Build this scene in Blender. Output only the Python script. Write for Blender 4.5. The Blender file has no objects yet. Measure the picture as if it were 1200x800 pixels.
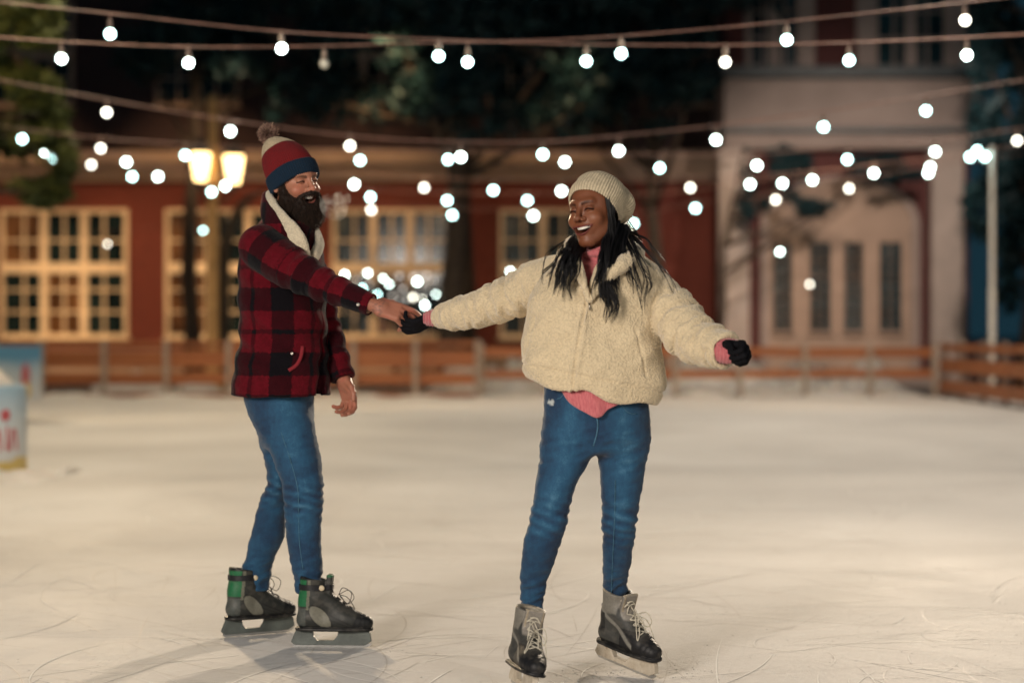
import bpy, math, random
import numpy as np
from mathutils import Vector, Matrix
random.seed(7)
RNG = np.random.default_rng(11)
C = bpy.context.scene.collection
F32 = np.float32

# ------------------------------------------------------------------ camera mapping (used to read sizes off the place)
F = 2333.0; H = 1.22; HOR = 389.0
def P(px, py, Y):
    return (((px-600.0)/F)*Y, Y, H-((py-HOR)/F)*Y)
def PX(px, Y): return ((px-600.0)/F)*Y
def PZ(py, Y): return H-((py-HOR)/F)*Y

# ------------------------------------------------------------------ noise
def _hash(i, j, k, s):
    n = (i*374761393 + j*668265263 + k*2147483647 + s*974634777) & 0xffffffff
    n = ((n ^ (n >> 13))*1274126177) & 0xffffffff
    n = (n ^ (n >> 16)) & 0xffffff
    return n.astype(F32)/F32(0xffffff)
def vnoise(p, s=0):
    p = np.asarray(p, dtype=np.float64)
    f = np.floor(p); i = f.astype(np.int64); t = (p-f); t = t*t*(3-2*t)
    x, y, z = i[:, 0], i[:, 1], i[:, 2]; a, b, c = t[:, 0], t[:, 1], t[:, 2]
    r = 0
    for dx in (0, 1):
        for dy in (0, 1):
            for dz in (0, 1):
                w = (a if dx else 1-a)*(b if dy else 1-b)*(c if dz else 1-c)
                r = r + w*_hash(x+dx, y+dy, z+dz, s)
    return r*2-1
def fbm(p, o=3, s=0):
    r = 0; a = 1.0; q = np.asarray(p, dtype=np.float64)
    for k in range(o):
        r = r + a*vnoise(q, s+k); a *= .5; q = q*2.03+17.1
    return r
def ss(a, b, x):
    t = np.clip((x-a)/(b-a), 0, 1); return t*t*(3-2*t)

# ------------------------------------------------------------------ signed distance shapes, all evaluated on (N,3) arrays
def smin(a, b, k):
    h = np.clip(.5+.5*(b-a)/k, 0, 1); return b+(a-b)*h-k*h*(1-h)
def smax(a, b, k): return -smin(-a, -b, k)
def sd_ell(p, c, r, R=None):
    q = p-np.array(c, F32)
    if R is not None: q = q@R
    r = np.array(r, F32)
    k0 = np.linalg.norm(q/r, axis=1); k1 = np.linalg.norm(q/(r*r), axis=1)+1e-9
    return k0*(k0-1)/k1
def sd_cap(p, a, b, ra, rb):
    a = np.array(a, F32); b = np.array(b, F32); ab = b-a
    t = np.clip(((p-a)@ab)/(ab@ab+1e-12), 0, 1)
    return np.linalg.norm(p-(a+t[:, None]*ab), axis=1)-(ra+(rb-ra)*t)
def sd_box(p, c, hs, r=0.0, R=None):
    q = p-np.array(c, F32)
    if R is not None: q = q@R
    q = np.abs(q)-(np.array(hs, F32)-r)
    return np.linalg.norm(np.maximum(q, 0), axis=1)+np.minimum(q.max(axis=1), 0)-r
def catmull(pts, n):
    pts = np.array(pts, float); m = len(pts)
    if m < 3:
        t = np.linspace(0, 1, n)[:, None]; return pts[0]*(1-t)+pts[-1]*t
    u = np.linspace(0, m-1, n); i = np.clip(np.floor(u).astype(int), 0, m-2); t = (u-i)[:, None]
    p1 = pts[i]; p2 = pts[i+1]
    p0 = np.where((i > 0)[:, None], pts[np.maximum(i-1, 0)], 2*p1-p2)
    p3 = np.where((i < m-2)[:, None], pts[np.minimum(i+2, m-1)], 2*p2-p1)
    return .5*((2*p1)+(-p0+p2)*t+(2*p0-5*p1+4*p2-p3)*t*t+(-p0+3*p1-3*p2+p3)*t**3)
class Tube:
    """rounded tube along a smooth path; pts = (x,y,z,r)"""
    def __init__(s, pts, n=10):
        s.q = catmull(pts, n); s.L = np.concatenate([[0], np.cumsum(np.linalg.norm(np.diff(s.q[:, :3], axis=0), axis=1))])
    def __call__(s, p, full=False):
        best = None; par = None
        for i in range(len(s.q)-1):
            a = s.q[i, :3].astype(F32); b = s.q[i+1, :3].astype(F32); ab = b-a
            t = np.clip(((p-a)@ab)/(ab@ab+1e-12), 0, 1)
            d = np.linalg.norm(p-(a+t[:, None]*ab), axis=1)-(s.q[i, 3]+(s.q[i+1, 3]-s.q[i, 3])*t)
            if best is None: best = d; par = s.L[i]+t*(s.L[i+1]-s.L[i])
            else:
                m = d < best; best = np.where(m, d, best)
                if full: par = np.where(m, s.L[i]+t*(s.L[i+1]-s.L[i]), par)
        return (best, par) if full else best
class Loft:
    """vertical loft of (super)ellipses; sections = (z, cx, cy, rx, ry)"""
    def __init__(s, sec, pw=2.0, k=.01):
        sec = sorted(sec, key=lambda a: a[0]); s.t = catmull(sec, 90); s.pw = pw; s.k = k
        s.z0, s.z1 = sec[0][0], sec[-1][0]
    def __call__(s, p):
        z = np.clip(p[:, 2], s.z0, s.z1)
        g = [np.interp(z, s.t[:, 0], s.t[:, j]) for j in (1, 2, 3, 4)]
        x = p[:, 0]-g[0]; y = p[:, 1]-g[1]
        k0 = (np.abs(x/g[2])**s.pw+np.abs(y/g[3])**s.pw)**(1/s.pw)+1e-6
        d = np.sqrt(x*x+y*y)*(1-1/k0); d = np.where(k0 < .05, -np.minimum(g[2], g[3]), d)
        dz = np.maximum(s.z0-p[:, 2], p[:, 2]-s.z1)
        return smax(d, dz, s.k)
    def ang(s, p):
        z = np.clip(p[:, 2], s.z0, s.z1)
        g = [np.interp(z, s.t[:, 0], s.t[:, j]) for j in (1, 2, 3, 4)]
        return np.arctan2((p[:, 0]-g[0])/g[2], -(p[:, 1]-g[1])/g[3]), (g[2]+g[3])/2
def rot(rx=0, ry=0, rz=0):
    return np.array((Matrix.Rotation(math.radians(rz), 3, 'Z')@Matrix.Rotation(math.radians(ry), 3, 'Y')@Matrix.Rotation(math.radians(rx), 3, 'X')), F32)

def mesh_sdf(f, lo, hi, h, proj=2):
    """sparse surface nets: returns verts (N,3), quads (M,4)"""
    lo = np.array(lo, float); hi = np.array(hi, float); B = 4
    n = (np.ceil((hi-lo)/(h*B)).astype(int)+1)*B
    nc = n//B
    gx = [lo[a]+(np.arange(nc[a])+.5)*B*h for a in range(3)]
    Pc = np.stack(np.meshgrid(*gx, indexing='ij'), -1).reshape(-1, 3).astype(F32)
    dc = np.concatenate([f(Pc[i:i+400000]) for i in range(0, len(Pc), 400000)]).reshape(nc)
    near = np.abs(dc) < B*h*1.9
    D = np.repeat(np.repeat(np.repeat(dc, B, 0), B, 1), B, 2).astype(F32)
    M = np.repeat(np.repeat(np.repeat(near, B, 0), B, 1), B, 2)
    idx = np.argwhere(M)
    pts = (lo+(idx+.0)*h).astype(F32)
    vals = np.concatenate([f(pts[i:i+400000]) for i in range(0, len(pts), 400000)]) if len(pts) else np.zeros(0)
    D[M] = vals
    S = D < 0
    # cells
    c = [S[a:S.shape[0]-1+a, b:S.shape[1]-1+b, e:S.shape[2]-1+e] for a in (0, 1) for b in (0, 1) for e in (0, 1)]
    cnt = sum(x.astype(np.int8) for x in c); act = (cnt > 0) & (cnt < 8)
    ci = np.argwhere(act); vid = -np.ones(act.shape, np.int64); vid[act] = np.arange(len(ci))
    acc = np.zeros((len(ci), 3)); wn = np.zeros(len(ci))
    corners = [(a, b, e) for a in (0, 1) for b in (0, 1) for e in (0, 1)]
    for i, A in enumerate(corners):
        for Bc in corners[i+1:]:
            if sum(abs(A[t]-Bc[t]) for t in range(3)) != 1: continue
            da = D[ci[:, 0]+A[0], ci[:, 1]+A[1], ci[:, 2]+A[2]]; db = D[ci[:, 0]+Bc[0], ci[:, 1]+Bc[1], ci[:, 2]+Bc[2]]
            m = (da < 0) != (db < 0); t = np.where(m, da/(da-db+1e-12), 0)
            q = np.array(A)+t[:, None]*(np.array(Bc)-np.array(A))
            acc += q*m[:, None]; wn += m
    V = lo+(ci+acc/wn[:, None])*h
    quads = []
    for ax in range(3):
        o1, o2 = [(1, 2), (2, 0), (0, 1)][ax]
        sl0 = [slice(None)]*3; sl1 = [slice(None)]*3; sl0[ax] = slice(0, -1); sl1[ax] = slice(1, None)
        e = S[tuple(sl0)] != S[tuple(sl1)]
        ei = np.argwhere(e); ei = ei[(ei[:, o1] > 0) & (ei[:, o2] > 0) & (ei[:, o1] < S.shape[o1]-1) & (ei[:, o2] < S.shape[o2]-1)]
        inside = S[ei[:, 0], ei[:, 1], ei[:, 2]]
        def cv(d1, d2):
            q = ei.copy(); q[:, o1] -= d1; q[:, o2] -= d2; return vid[q[:, 0], q[:, 1], q[:, 2]]
        Q = np.stack([cv(1, 1), cv(0, 1), cv(0, 0), cv(1, 0)], 1)
        Q[~inside] = Q[~inside][:, ::-1]; quads.append(Q)
    Q = np.concatenate(quads); Q = Q[(Q >= 0).all(1)]
    for _ in range(proj):
        p = V.astype(F32); e = h*.5; d = f(p)
        g = np.stack([f(p+np.array(v, F32)*e)-f(p-np.array(v, F32)*e) for v in ((1, 0, 0), (0, 1, 0), (0, 0, 1))], 1)/(2*e)
        g2 = (g*g).sum(1)+1e-4
        st = -(d/g2)[:, None]*g; L = np.linalg.norm(st, axis=1)+1e-12; st *= np.minimum(1, .6*h/L)[:, None]
        V = V+st
    return V, Q
def vnormals(V, Q):
    n = np.cross(V[Q[:, 2]]-V[Q[:, 0]], V[Q[:, 3]]-V[Q[:, 1]])
    N = np.zeros_like(V)
    for k in range(4): np.add.at(N, Q[:, k], n)
    return N/(np.linalg.norm(N, axis=1)[:, None]+1e-12)
def relax(V, Q, it=1, lam=.5):
    for _ in range(it):
        A = np.zeros_like(V); n = np.zeros(len(V))
        for a, b in ((0, 1), (1, 2), (2, 3), (3, 0)):
            np.add.at(A, Q[:, a], V[Q[:, b]]); np.add.at(n, Q[:, a], 1)
            np.add.at(A, Q[:, b], V[Q[:, a]]); np.add.at(n, Q[:, b], 1)
        V = V+(A/np.maximum(n, 1)[:, None]-V)*lam
    return V

# ------------------------------------------------------------------ object helpers
def tag(o, label=None, cat=None, group=None, kind=None):
    if label: o['label'] = label
    if cat: o['category'] = cat
    if group: o['group'] = group
    if kind: o['kind'] = kind
    return o
def empty(name, loc=(0, 0, 0), label=None, cat=None, group=None):
    o = bpy.data.objects.new(name, None); C.objects.link(o); o.location = loc
    return tag(o, label, cat, group)
def npmesh(name, V, Fs, mats, parent=None, smooth=True, attrs=None, fmat=None, loc=(0, 0, 0)):
    me = bpy.data.meshes.new(name); V = np.asarray(V, dtype=F32)-np.array(loc, F32)
    Fs = np.asarray(Fs, dtype=np.int32); k = Fs.shape[1]
    me.vertices.add(len(V)); me.vertices.foreach_set('co', V.ravel())
    me.loops.add(Fs.size); me.loops.foreach_set('vertex_index', Fs.ravel())
    me.polygons.add(len(Fs)); me.polygons.foreach_set('loop_start', np.arange(0, Fs.size, k, dtype=np.int32))
    if fmat is not None: me.polygons.foreach_set('material_index', np.asarray(fmat, dtype=np.int32))
    me.update(calc_edges=True); me.validate()
    if smooth: me.polygons.foreach_set('use_smooth', np.ones(len(me.polygons), bool))
    for an, av in (attrs or {}).items():
        av = np.asarray(av, dtype=F32)
        if av.ndim == 1: a = me.attributes.new(an, 'FLOAT', 'POINT'); a.data.foreach_set('value', av)
        elif av.shape[1] == 3: a = me.attributes.new(an, 'FLOAT_VECTOR', 'POINT'); a.data.foreach_set('vector', av.ravel())
        else: a = me.attributes.new(an, 'FLOAT_COLOR', 'POINT'); a.data.foreach_set('color', av.ravel())
    o = bpy.data.objects.new(name, me); C.objects.link(o)
    for m in (mats if isinstance(mats, (list, tuple)) else [mats]): me.materials.append(m)
    if parent is not None: adopt(o, parent)
    return o
def world(o):
    m = o.matrix_basis.copy()
    return m if o.parent is None else world(o.parent)@o.matrix_parent_inverse@m
def adopt(o, parent):                          # keeps the world position the part was built at
    o.parent = parent; o.matrix_parent_inverse = world(parent).inverted()
class MB:
    """collects plain polygons into one mesh"""
    def __init__(s): s.v = []; s.f = []; s.m = []
    def poly(s, pts, faces, mi=0):
        b = len(s.v); s.v += [tuple(map(float, p)) for p in pts]; s.f += [tuple(b+i for i in f) for f in faces]; s.m += [mi]*len(faces)
    def box(s, x0, x1, y0, y1, z0, z1, mi=0, M=None):
        p = [(x, y, z) for x in (x0, x1) for y in (y0, y1) for z in (z0, z1)]
        if M is not None: p = [tuple(M@Vector(q)) for q in p]
        s.poly(p, [(0, 1, 3, 2), (4, 6, 7, 5), (0, 4, 5, 1), (2, 3, 7, 6), (0, 2, 6, 4), (1, 5, 7, 3)], mi)
    def prism(s, pts, y0, y1, mi=0):           # outline in x,z extruded along y
        n = len(pts); a = [(x, y0, z) for x, z in pts]; b = [(x, y1, z) for x, z in pts]
        s.poly(a+b, [tuple(range(n)), tuple(range(2*n-1, n-1, -1))]+[(i, i+n, (i+1) % n+n, (i+1) % n) for i in range(n)], mi)
    def tube(s, pts, r, n=8, mi=0, cap=True):
        pts = [Vector(p) for p in pts]; rs = r if isinstance(r, (list, tuple, np.ndarray)) else [r]*len(pts)
        b = len(s.v); u = None
        for i, p in enumerate(pts):
            t = (pts[min(i+1, len(pts)-1)]-pts[max(i-1, 0)]).normalized()
            if u is None: u = t.orthogonal().normalized()
            u = (u-t*u.dot(t)).normalized(); w = t.cross(u)
            for k in range(n):
                a = 2*math.pi*k/n; s.v.append(tuple(p+(u*math.cos(a)+w*math.sin(a))*rs[i]))
        for i in range(len(pts)-1):
            for k in range(n):
                s.f.append((b+i*n+k, b+i*n+(k+1) % n, b+(i+1)*n+(k+1) % n, b+(i+1)*n+k)); s.m.append(mi)
        if cap:
            s.f.append(tuple(b+k for k in range(n))[::-1]); s.f.append(tuple(b+(len(pts)-1)*n+k for k in range(n))); s.m += [mi, mi]
    def lathe(s, c, prof, n=16, mi=0):          # prof = (r, z)
        b = len(s.v)
        for r, z in prof:
            for k in range(n):
                a = 2*math.pi*k/n; s.v.append((c[0]+r*math.cos(a), c[1]+r*math.sin(a), c[2]+z))
        for i in range(len(prof)-1):
            for k in range(n):
                s.f.append((b+i*n+k, b+i*n+(k+1) % n, b+(i+1)*n+(k+1) % n, b+(i+1)*n+k)); s.m.append(mi)
        s.f.append(tuple(b+k for k in range(n))[::-1]); s.f.append(tuple(b+(len(prof)-1)*n+k for k in range(n))); s.m += [mi, mi]
    def build(s, name, mats, parent=None, smooth=False, bevel=0, loc=(0, 0, 0)):
        me = bpy.data.meshes.new(name)
        me.from_pydata([tuple(Vector(v)-Vector(loc)) for v in s.v], [], s.f)
        for m in (mats if isinstance(mats, (list, tuple)) else [mats]): me.materials.append(m)
        me.polygons.foreach_set('material_index', np.array(s.m, np.int32)); me.update()
        if smooth: me.polygons.foreach_set('use_smooth', np.ones(len(me.polygons), bool))
        o = bpy.data.objects.new(name, me); C.objects.link(o); o.location = loc
        if parent is not None: adopt(o, parent)
        if bevel:
            b = o.modifiers.new('bevel', 'BEVEL'); b.width = bevel; b.segments = 2; b.limit_method = 'ANGLE'
        return o

# ------------------------------------------------------------------ materials
class NT:
    def __init__(s, name):
        s.m = bpy.data.materials.new(name); s.m.use_nodes = True; s.t = s.m.node_tree; s.n = s.t.nodes; s.l = s.t.links
        s.b = s.n['Principled BSDF']
    def add(s, ty, **kw):
        n = s.n.new(ty)
        for k, v in kw.items():
            if k in n.inputs.keys() if isinstance(k, str) else False: n.inputs[k].default_value = v
            else: setattr(n, k, v)
        return n
    def link(s, a, b): s.l.new(a, b); return a
    def coord(s, kind='Object'): return s.n.new('ShaderNodeTexCoord').outputs[kind]
    def attr(s, name, out='Fac'):
        n = s.n.new('ShaderNodeAttribute'); n.attribute_name = name; return n.outputs[out]
    def noise(s, scale, detail=3, rough=.5, vec=None, dist=0, sc3=None):
        n = s.n.new('ShaderNodeTexNoise'); n.inputs['Scale'].default_value = scale; n.inputs['Detail'].default_value = detail
        n.inputs['Roughness'].default_value = rough; n.inputs['Distortion'].default_value = dist
        v = vec or s.coord()
        if sc3:
            mp = s.n.new('ShaderNodeMapping'); mp.inputs['Scale'].default_value = sc3; s.l.new(v, mp.inputs[0]); v = mp.outputs[0]
        s.l.new(v, n.inputs['Vector']); return n.outputs['Fac']
    def voro(s, scale, feat='F1', vec=None):
        n = s.n.new('ShaderNodeTexVoronoi'); n.feature = feat; n.inputs['Scale'].default_value = scale
        s.l.new(vec or s.coord(), n.inputs['Vector']); return n.outputs['Distance']
    def math(s, op, a, b=None, c=None):
        n = s.n.new('ShaderNodeMath'); n.operation = op
        for i, v in enumerate((a, b, c)):
            if v is None: continue
            if isinstance(v, (int, float)): n.inputs[i].default_value = v
            else: s.l.new(v, n.inputs[i])
        return n.outputs[0]
    def ramp(s, fac, stops):
        n = s.n.new('ShaderNodeValToRGB'); s.l.new(fac, n.inputs[0]); e = n.color_ramp.elements
        e[0].position = stops[0][0]; e[0].color = (*stops[0][1], 1); e[1].position = stops[-1][0]; e[1].color = (*stops[-1][1], 1)
        for p, c in stops[1:-1]:
            q = e.new(p); q.color = (*c, 1)
        return n.outputs[0]
    def mix(s, fac, a, b, mode='MIX'):
        n = s.n.new('ShaderNodeMix'); n.data_type = 'RGBA'; n.blend_type = mode
        for i, v in ((0, fac), (6, a), (7, b)):
            if isinstance(v, (int, float)): n.inputs[i].default_value = v
            elif isinstance(v, tuple): n.inputs[i].default_value = (*v, 1)
            else: s.l.new(v, n.inputs[i])
        return n.outputs[2]
    def bump(s, h, dist, strength=1.0, prev=None):
        n = s.n.new('ShaderNodeBump'); n.inputs['Distance'].default_value = dist; n.inputs['Strength'].default_value = strength
        s.l.new(h, n.inputs['Height'])
        if prev: s.l.new(prev, n.inputs['Normal'])
        s.l.new(n.outputs[0], s.b.inputs['Normal']); return n.outputs[0]
    def col(s, c):
        if isinstance(c, tuple): s.b.inputs['Base Color'].default_value = (*c, 1)
        else: s.l.new(c, s.b.inputs['Base Color'])
    def set(s, **kw):
        for k, v in kw.items():
            k = k.replace('_', ' ')
            if isinstance(v, (int, float)): s.b.inputs[k].default_value = v
            elif isinstance(v, tuple): s.b.inputs[k].default_value = v
            else: s.l.new(v, s.b.inputs[k])
        return s
def var_mat(name, c, rough=.6, amt=.25, scale=6, bump=0, bscale=60, **kw):
    t = NT(name); n = t.noise(scale, 5, .6)
    lo = tuple(x*(1-amt) for x in c); hi = tuple(min(1, x*(1+amt)) for x in c)
    t.col(t.ramp(n, [(.3, lo), (.7, hi)])); t.set(Roughness=rough, **kw)
    if bump: t.bump(t.noise(bscale, 4, .6), bump)
    return t.m
def emit_mat(name, c, s, sample=False):
    t = NT(name); t.col(tuple(x*.5 for x in c)); t.set(Emission_Color=(*c, 1), Emission_Strength=s)
    if not sample: t.m.cycles.emission_sampling = 'NONE'
    return t.m
# ================================================================== THE PLACE
def brick_mat(name, c1, c2, mortar):
    t = NT(name); co = t.coord(); mp = t.n.new('ShaderNodeMapping'); mp.inputs['Rotation'].default_value = (math.radians(90), 0, 0)
    t.l.new(co, mp.inputs[0]); b = t.n.new('ShaderNodeTexBrick'); t.l.new(mp.outputs[0], b.inputs['Vector'])
    b.inputs['Color1'].default_value = (*c1, 1); b.inputs['Color2'].default_value = (*c2, 1); b.inputs['Mortar'].default_value = (*mortar, 1)
    b.inputs['Scale'].default_value = 1; b.inputs['Brick Width'].default_value = .25; b.inputs['Row Height'].default_value = .075; b.inputs['Mortar Size'].default_value = .008
    n = t.noise(1.2, 5, .65); t.col(t.mix(t.math('MULTIPLY', n, .6), b.outputs['Color'], tuple(x*.5 for x in c1), 'MIX')); t.set(Roughness=.85)
    t.bump(b.outputs['Fac'], -.008); return t.m
M = {}
M['brick'] = brick_mat('red_brick', (.22, .042, .028), (.17, .032, .023), (.16, .07, .05))
M['brick_dark'] = brick_mat('dark_brick', (.13, .035, .035), (.10, .03, .03), (.12, .06, .05))
M['brick_upper'] = brick_mat('dimmed_upper_brick', (.055, .03, .035), (.045, .025, .03), (.05, .035, .035))  # brick colour darkened for the upper wall the lamps leave dim
M['cream'] = var_mat('cream_paint', (.82, .66, .46), .6, .15, 2, .004, 30)
M['stucco'] = var_mat('pink_grey_stucco', (.33, .27, .245), .8, .14, 1.5, .004, 40)
M['pale_stone'] = var_mat('pale_grey_stone', (.46, .39, .35), .8, .14, 1.5, .004, 40)
M['tan'] = var_mat('tan_plaster', (.38, .28, .22), .8, .14, 1.5, .004, 40)
M['slate'] = var_mat('dark_slate', (.05, .07, .08), .5, .3, 3)
M['wood'] = None
def wood_mat():
    t = NT('orange_brown_fence_wood'); n = t.noise(3, 6, .6, sc3=(.35, 1, 9)); n2 = t.noise(1.1, 3, .5)
    a = t.ramp(n, [(.25, (.16, .045, .014)), (.5, (.38, .125, .038)), (.8, (.55, .21, .07))])
    t.col(t.mix(t.math('MULTIPLY', n2, .45), a, (.16, .06, .03))); t.set(Roughness=.55); t.bump(n, .006); return t.m
M['wood'] = wood_mat()
M['post'] = var_mat('weathered_pale_post', (.36, .29, .24), .7, .25, 8, .004, 60)
M['steel'] = var_mat('galvanised_steel', (.80, .77, .72), .45, .12, 5)
M['glass'] = None
def glass_mat(name, c, r=.12):
    t = NT(name); n = t.noise(1.3, 3, .5); t.col(t.ramp(n, [(.35, tuple(x*.4 for x in c)), (.65, tuple(x*1.3 for x in c))])); t.set(Roughness=r, IOR=1.5); return t.m
M['glass'] = glass_mat('dark_window_glass', (.012, .022, .022))
M['blind'] = glass_mat('window_glass_over_brown_blind', (.15, .07, .028), .25)
M['teal_glass'] = glass_mat('teal_window_glass', (.012, .035, .045))
M['bulb'] = emit_mat('lit_bulb', (.80, 1.0, .93), 22)
M['bulb_dim'] = emit_mat('faint_lit_bulb', (.95, .88, .80), 1.6)
M['bulb_off'] = var_mat('unlit_frosted_bulb', (.75, .72, .62), .25, .1, 20)
M['socket'] = var_mat('brown_bulb_socket', (.30, .21, .17), .5, .2, 40)
M['cable'] = var_mat('light_string_cable', (.34, .18, .14), .5, .45, 5)
M['lantern'] = emit_mat('lantern_glass_glow', (1.0, .68, .28), 6)
M['iron'] = var_mat('black_iron', (.03, .028, .025), .45, .2, 10)
M['pole'] = var_mat('ochre_pole_paint', (.50, .30, .12), .6, .25, 6)
M['bark'] = var_mat('dark_bark', (.06, .045, .035), .9, .4, 9, .02, 25)
M['bark_w'] = var_mat('brown_bark', (.20, .10, .05), .9, .4, 9, .02, 25)
def leaf_mat(name, a, b):
    t = NT(name); o = t.n.new('ShaderNodeNewGeometry').outputs['Random Per Island']
    t.col(t.ramp(o, [(0, a), (1, b)])); t.set(Roughness=.6, Specular_IOR_Level=.3); return t.m
M['leaf_dark'] = leaf_mat('dark_evergreen_leaves', (.004, .018, .024), (.012, .042, .050))
M['leaf_pine'] = leaf_mat('pine_needles', (.04, .06, .018), (.11, .13, .04))
def snow_mat():
    t = NT('packed_snow'); n = t.noise(2.5, 6, .65); t.col(t.ramp(n, [(.3, (.62, .58, .54)), (.6, (.82, .80, .78))])); t.set(Roughness=.75, Subsurface_Weight=.1)
    t.bump(t.noise(14, 6, .7), .03); return t.m
M['snow'] = snow_mat()
def ice_mat():
    t = NT('scratched_rink_ice'); co = t.coord()
    big = t.noise(.22, 4, .55, co, 1.2); mid = t.noise(1.4, 5, .6, co, .6); fine = t.noise(22, 6, .75, co)
    base = t.ramp(big, [(.32, (.58, .56, .545)), (.5, (.70, .68, .66)), (.68, (.81, .795, .78))])
    base = t.mix(t.math('MULTIPLY', t.ramp(mid, [(.35, (0, 0, 0)), (.7, (1, 1, 1))]), .35), base, (.74, .72, .69))
    base = t.mix(t.math('MULTIPLY', t.ramp(fine, [(.45, (0, 0, 0)), (.75, (1, 1, 1))]), .25), base, (.88, .87, .86))
    t.col(base)
    t.set(Roughness=t.math('ADD', .52, t.math('MULTIPLY', mid, .3)), Specular_IOR_Level=.07)
    t.bump(fine, .006, .6); return t.m
M['ice'] = ice_mat()
M['ground'] = var_mat('trampled_snowy_paving', (.26, .23, .21), .8, .5, 1.3, .02, 12)

# ---- ground sheets
def sheet(name, x0, x1, y0, y1, z, m, lab=None):
    b = MB(); b.poly([(x0, y0, z), (x1, y0, z), (x1, y1, z), (x0, y1, z)], [(0, 1, 2, 3)]); o = b.build(name, m); tag(o, lab, kind='structure'); return o
sheet('ground', -300, 300, -60, 500, -.02, M['ground'], 'trampled paving and dirty snow beyond the rink')
ICE_Y = 37.3
sheet('ice_rink', -14, 8.0, -12, ICE_Y, 0, M['ice'], 'pale scratched ice of the skating rink')

# ---- snow heaped along the boards
def snow_strip(name, x0, x1, y0, y1, h, lab, seed, nx=220, ny=14):
    X, Y = np.meshgrid(np.linspace(x0, x1, nx), np.linspace(y0, y1, ny), indexing='ij')
    p = np.stack([X.ravel(), Y.ravel(), np.zeros(X.size)], 1)
    v = (Y.ravel()-y0)/(y1-y0); e = np.sin(np.pi*np.clip(v, 0, 1))**.7
    u = (X.ravel()-x0)/(x1-x0); e *= np.clip(np.minimum(u, 1-u)*12, 0, 1)**.6
    z = h*e*np.clip(.45+.75*fbm(p*1.1, 4, seed)+.25*fbm(p*5, 3, seed+9), 0.0, 2)-.012
    p[:, 2] = z; i = np.arange(nx*ny).reshape(nx, ny)
    q = np.stack([i[:-1, :-1], i[1:, :-1], i[1:, 1:], i[:-1, 1:]], -1).reshape(-1, 4)
    o = npmesh(name, p, q, M['snow']); tag(o, lab, kind='stuff'); return o
snow_strip('snow_bank', -12, 7.9, 36.2, 37.42, .10, 'low ridge of scraped snow along the foot of the fence', 3)
snow_strip('snow_heap', PX(110, 39.6), PX(200, 39.6), 39.0, 40.3, .62, 'small snow heap behind the fence by the first windows', 5, 60)
snow_strip('snow_heap', PX(205, 40), PX(300, 40), 39.2, 40.8, .60, 'snow heap behind the fence under the lamp', 8, 60)
snow_strip('snow_heap', PX(500, 42), PX(660, 42), 40.9, 42.8, .82, 'snow heap behind the fence between the two skaters', 12, 80)
snow_strip('snow_heap', PX(780, 41), PX(1040, 41), 39.6, 42.6, .95, 'long snow heap in front of the entrance', 21, 120)
snow_strip('snow_bank', PX(565, 38), 7.9, 37.66, 39.2, .42, 'bank of shovelled snow behind the right half of the back fence', 41, 160, 20)
snow_strip('snow_heap', 8.5, 10.2, 24.5, 38, .32, 'snow lying beyond the side fence', 27, 30, 90)

def shavings():
    g = np.random.default_rng(9); n = 2600; y = g.uniform(6.2, 12, n)**1.0; x = (g.uniform(-.28, .28, n))*y; k = n//3
    for i, (cx_, cy_) in enumerate(((PX(388, 7.71), 7.71), (PX(302, 8.03), 8.03), (PX(611, 6.8), 6.8), (PX(735, 7.1), 7.1))):
        j = slice(i*k//4, (i+1)*k//4); m = (i+1)*k//4-i*k//4; x[j] = cx_+g.normal(size=m)*.14; y[j] = cy_+g.normal(size=m)*.10
    r_ = g.uniform(.0012, .0042, n); V = np.zeros((n, 5, 3)); a = g.uniform(0, 6.28, n)
    for q_ in range(4): V[:, q_] = np.stack([x+r_*np.cos(a+q_*1.57), y+r_*np.sin(a+q_*1.57)*g.uniform(.5, 1.5, n), np.full(n, .0006)], 1)
    V[:, 4] = np.stack([x, y, r_*.8], 1); b_ = np.arange(n)[:, None]*5
    Q_ = np.concatenate([b_+np.array(t_) for t_ in ((0, 1, 4), (1, 2, 4), (2, 3, 4), (3, 0, 4))]); o = npmesh('ice_shavings', V.reshape(-1, 3), Q_, M['snow']); tag(o, 'loose crumbs of shaved ice scattered around the skates', kind='stuff')
shavings()
def scratches(name, n, lab, mat, seed, w=.0013, z=.0009):
    g = np.random.default_rng(seed); K = 22; y0 = 5.8+g.uniform(0, 1, n)**1.5*15; x0 = g.uniform(-.33, .33, n)*(y0+1.5)
    L = g.gamma(2.0, .28, n)+.08; hd = g.normal(0, .75, n)+np.where(g.random(n) < .3, 1.5, 0); cu = g.normal(0, .55, n)/np.maximum(L, .3)
    t = np.linspace(-.5, .5, K)[None, :]*L[:, None]; a = hd[:, None]+cu[:, None]*t+.0*t
    dx = np.cos(a)*L[:, None]/K; dy = np.sin(a)*L[:, None]/K; X = x0[:, None]+np.cumsum(dx, 1); Y = y0[:, None]+np.cumsum(dy, 1)
    W = w*g.uniform(.5, 1.6, n)[:, None]*np.sin(np.linspace(.02, np.pi-.02, K))[None, :]**.6*(1+Y*.05)
    nx, ny = -np.sin(a)*W, np.cos(a)*W; zz = np.full_like(X, z)+g.uniform(0, .0006, n)[:, None]
    V = np.stack([np.stack([X-nx, Y-ny, zz], -1), np.stack([X+nx, Y+ny, zz], -1)], 2).reshape(-1, 3); i = np.arange(n*K*2).reshape(n, K, 2)
    Q = np.stack([i[:, :-1, 0], i[:, 1:, 0], i[:, 1:, 1], i[:, :-1, 1]], -1).reshape(-1, 4); o = npmesh(name, V, Q, mat, smooth=False); tag(o, lab, kind='stuff')
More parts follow.
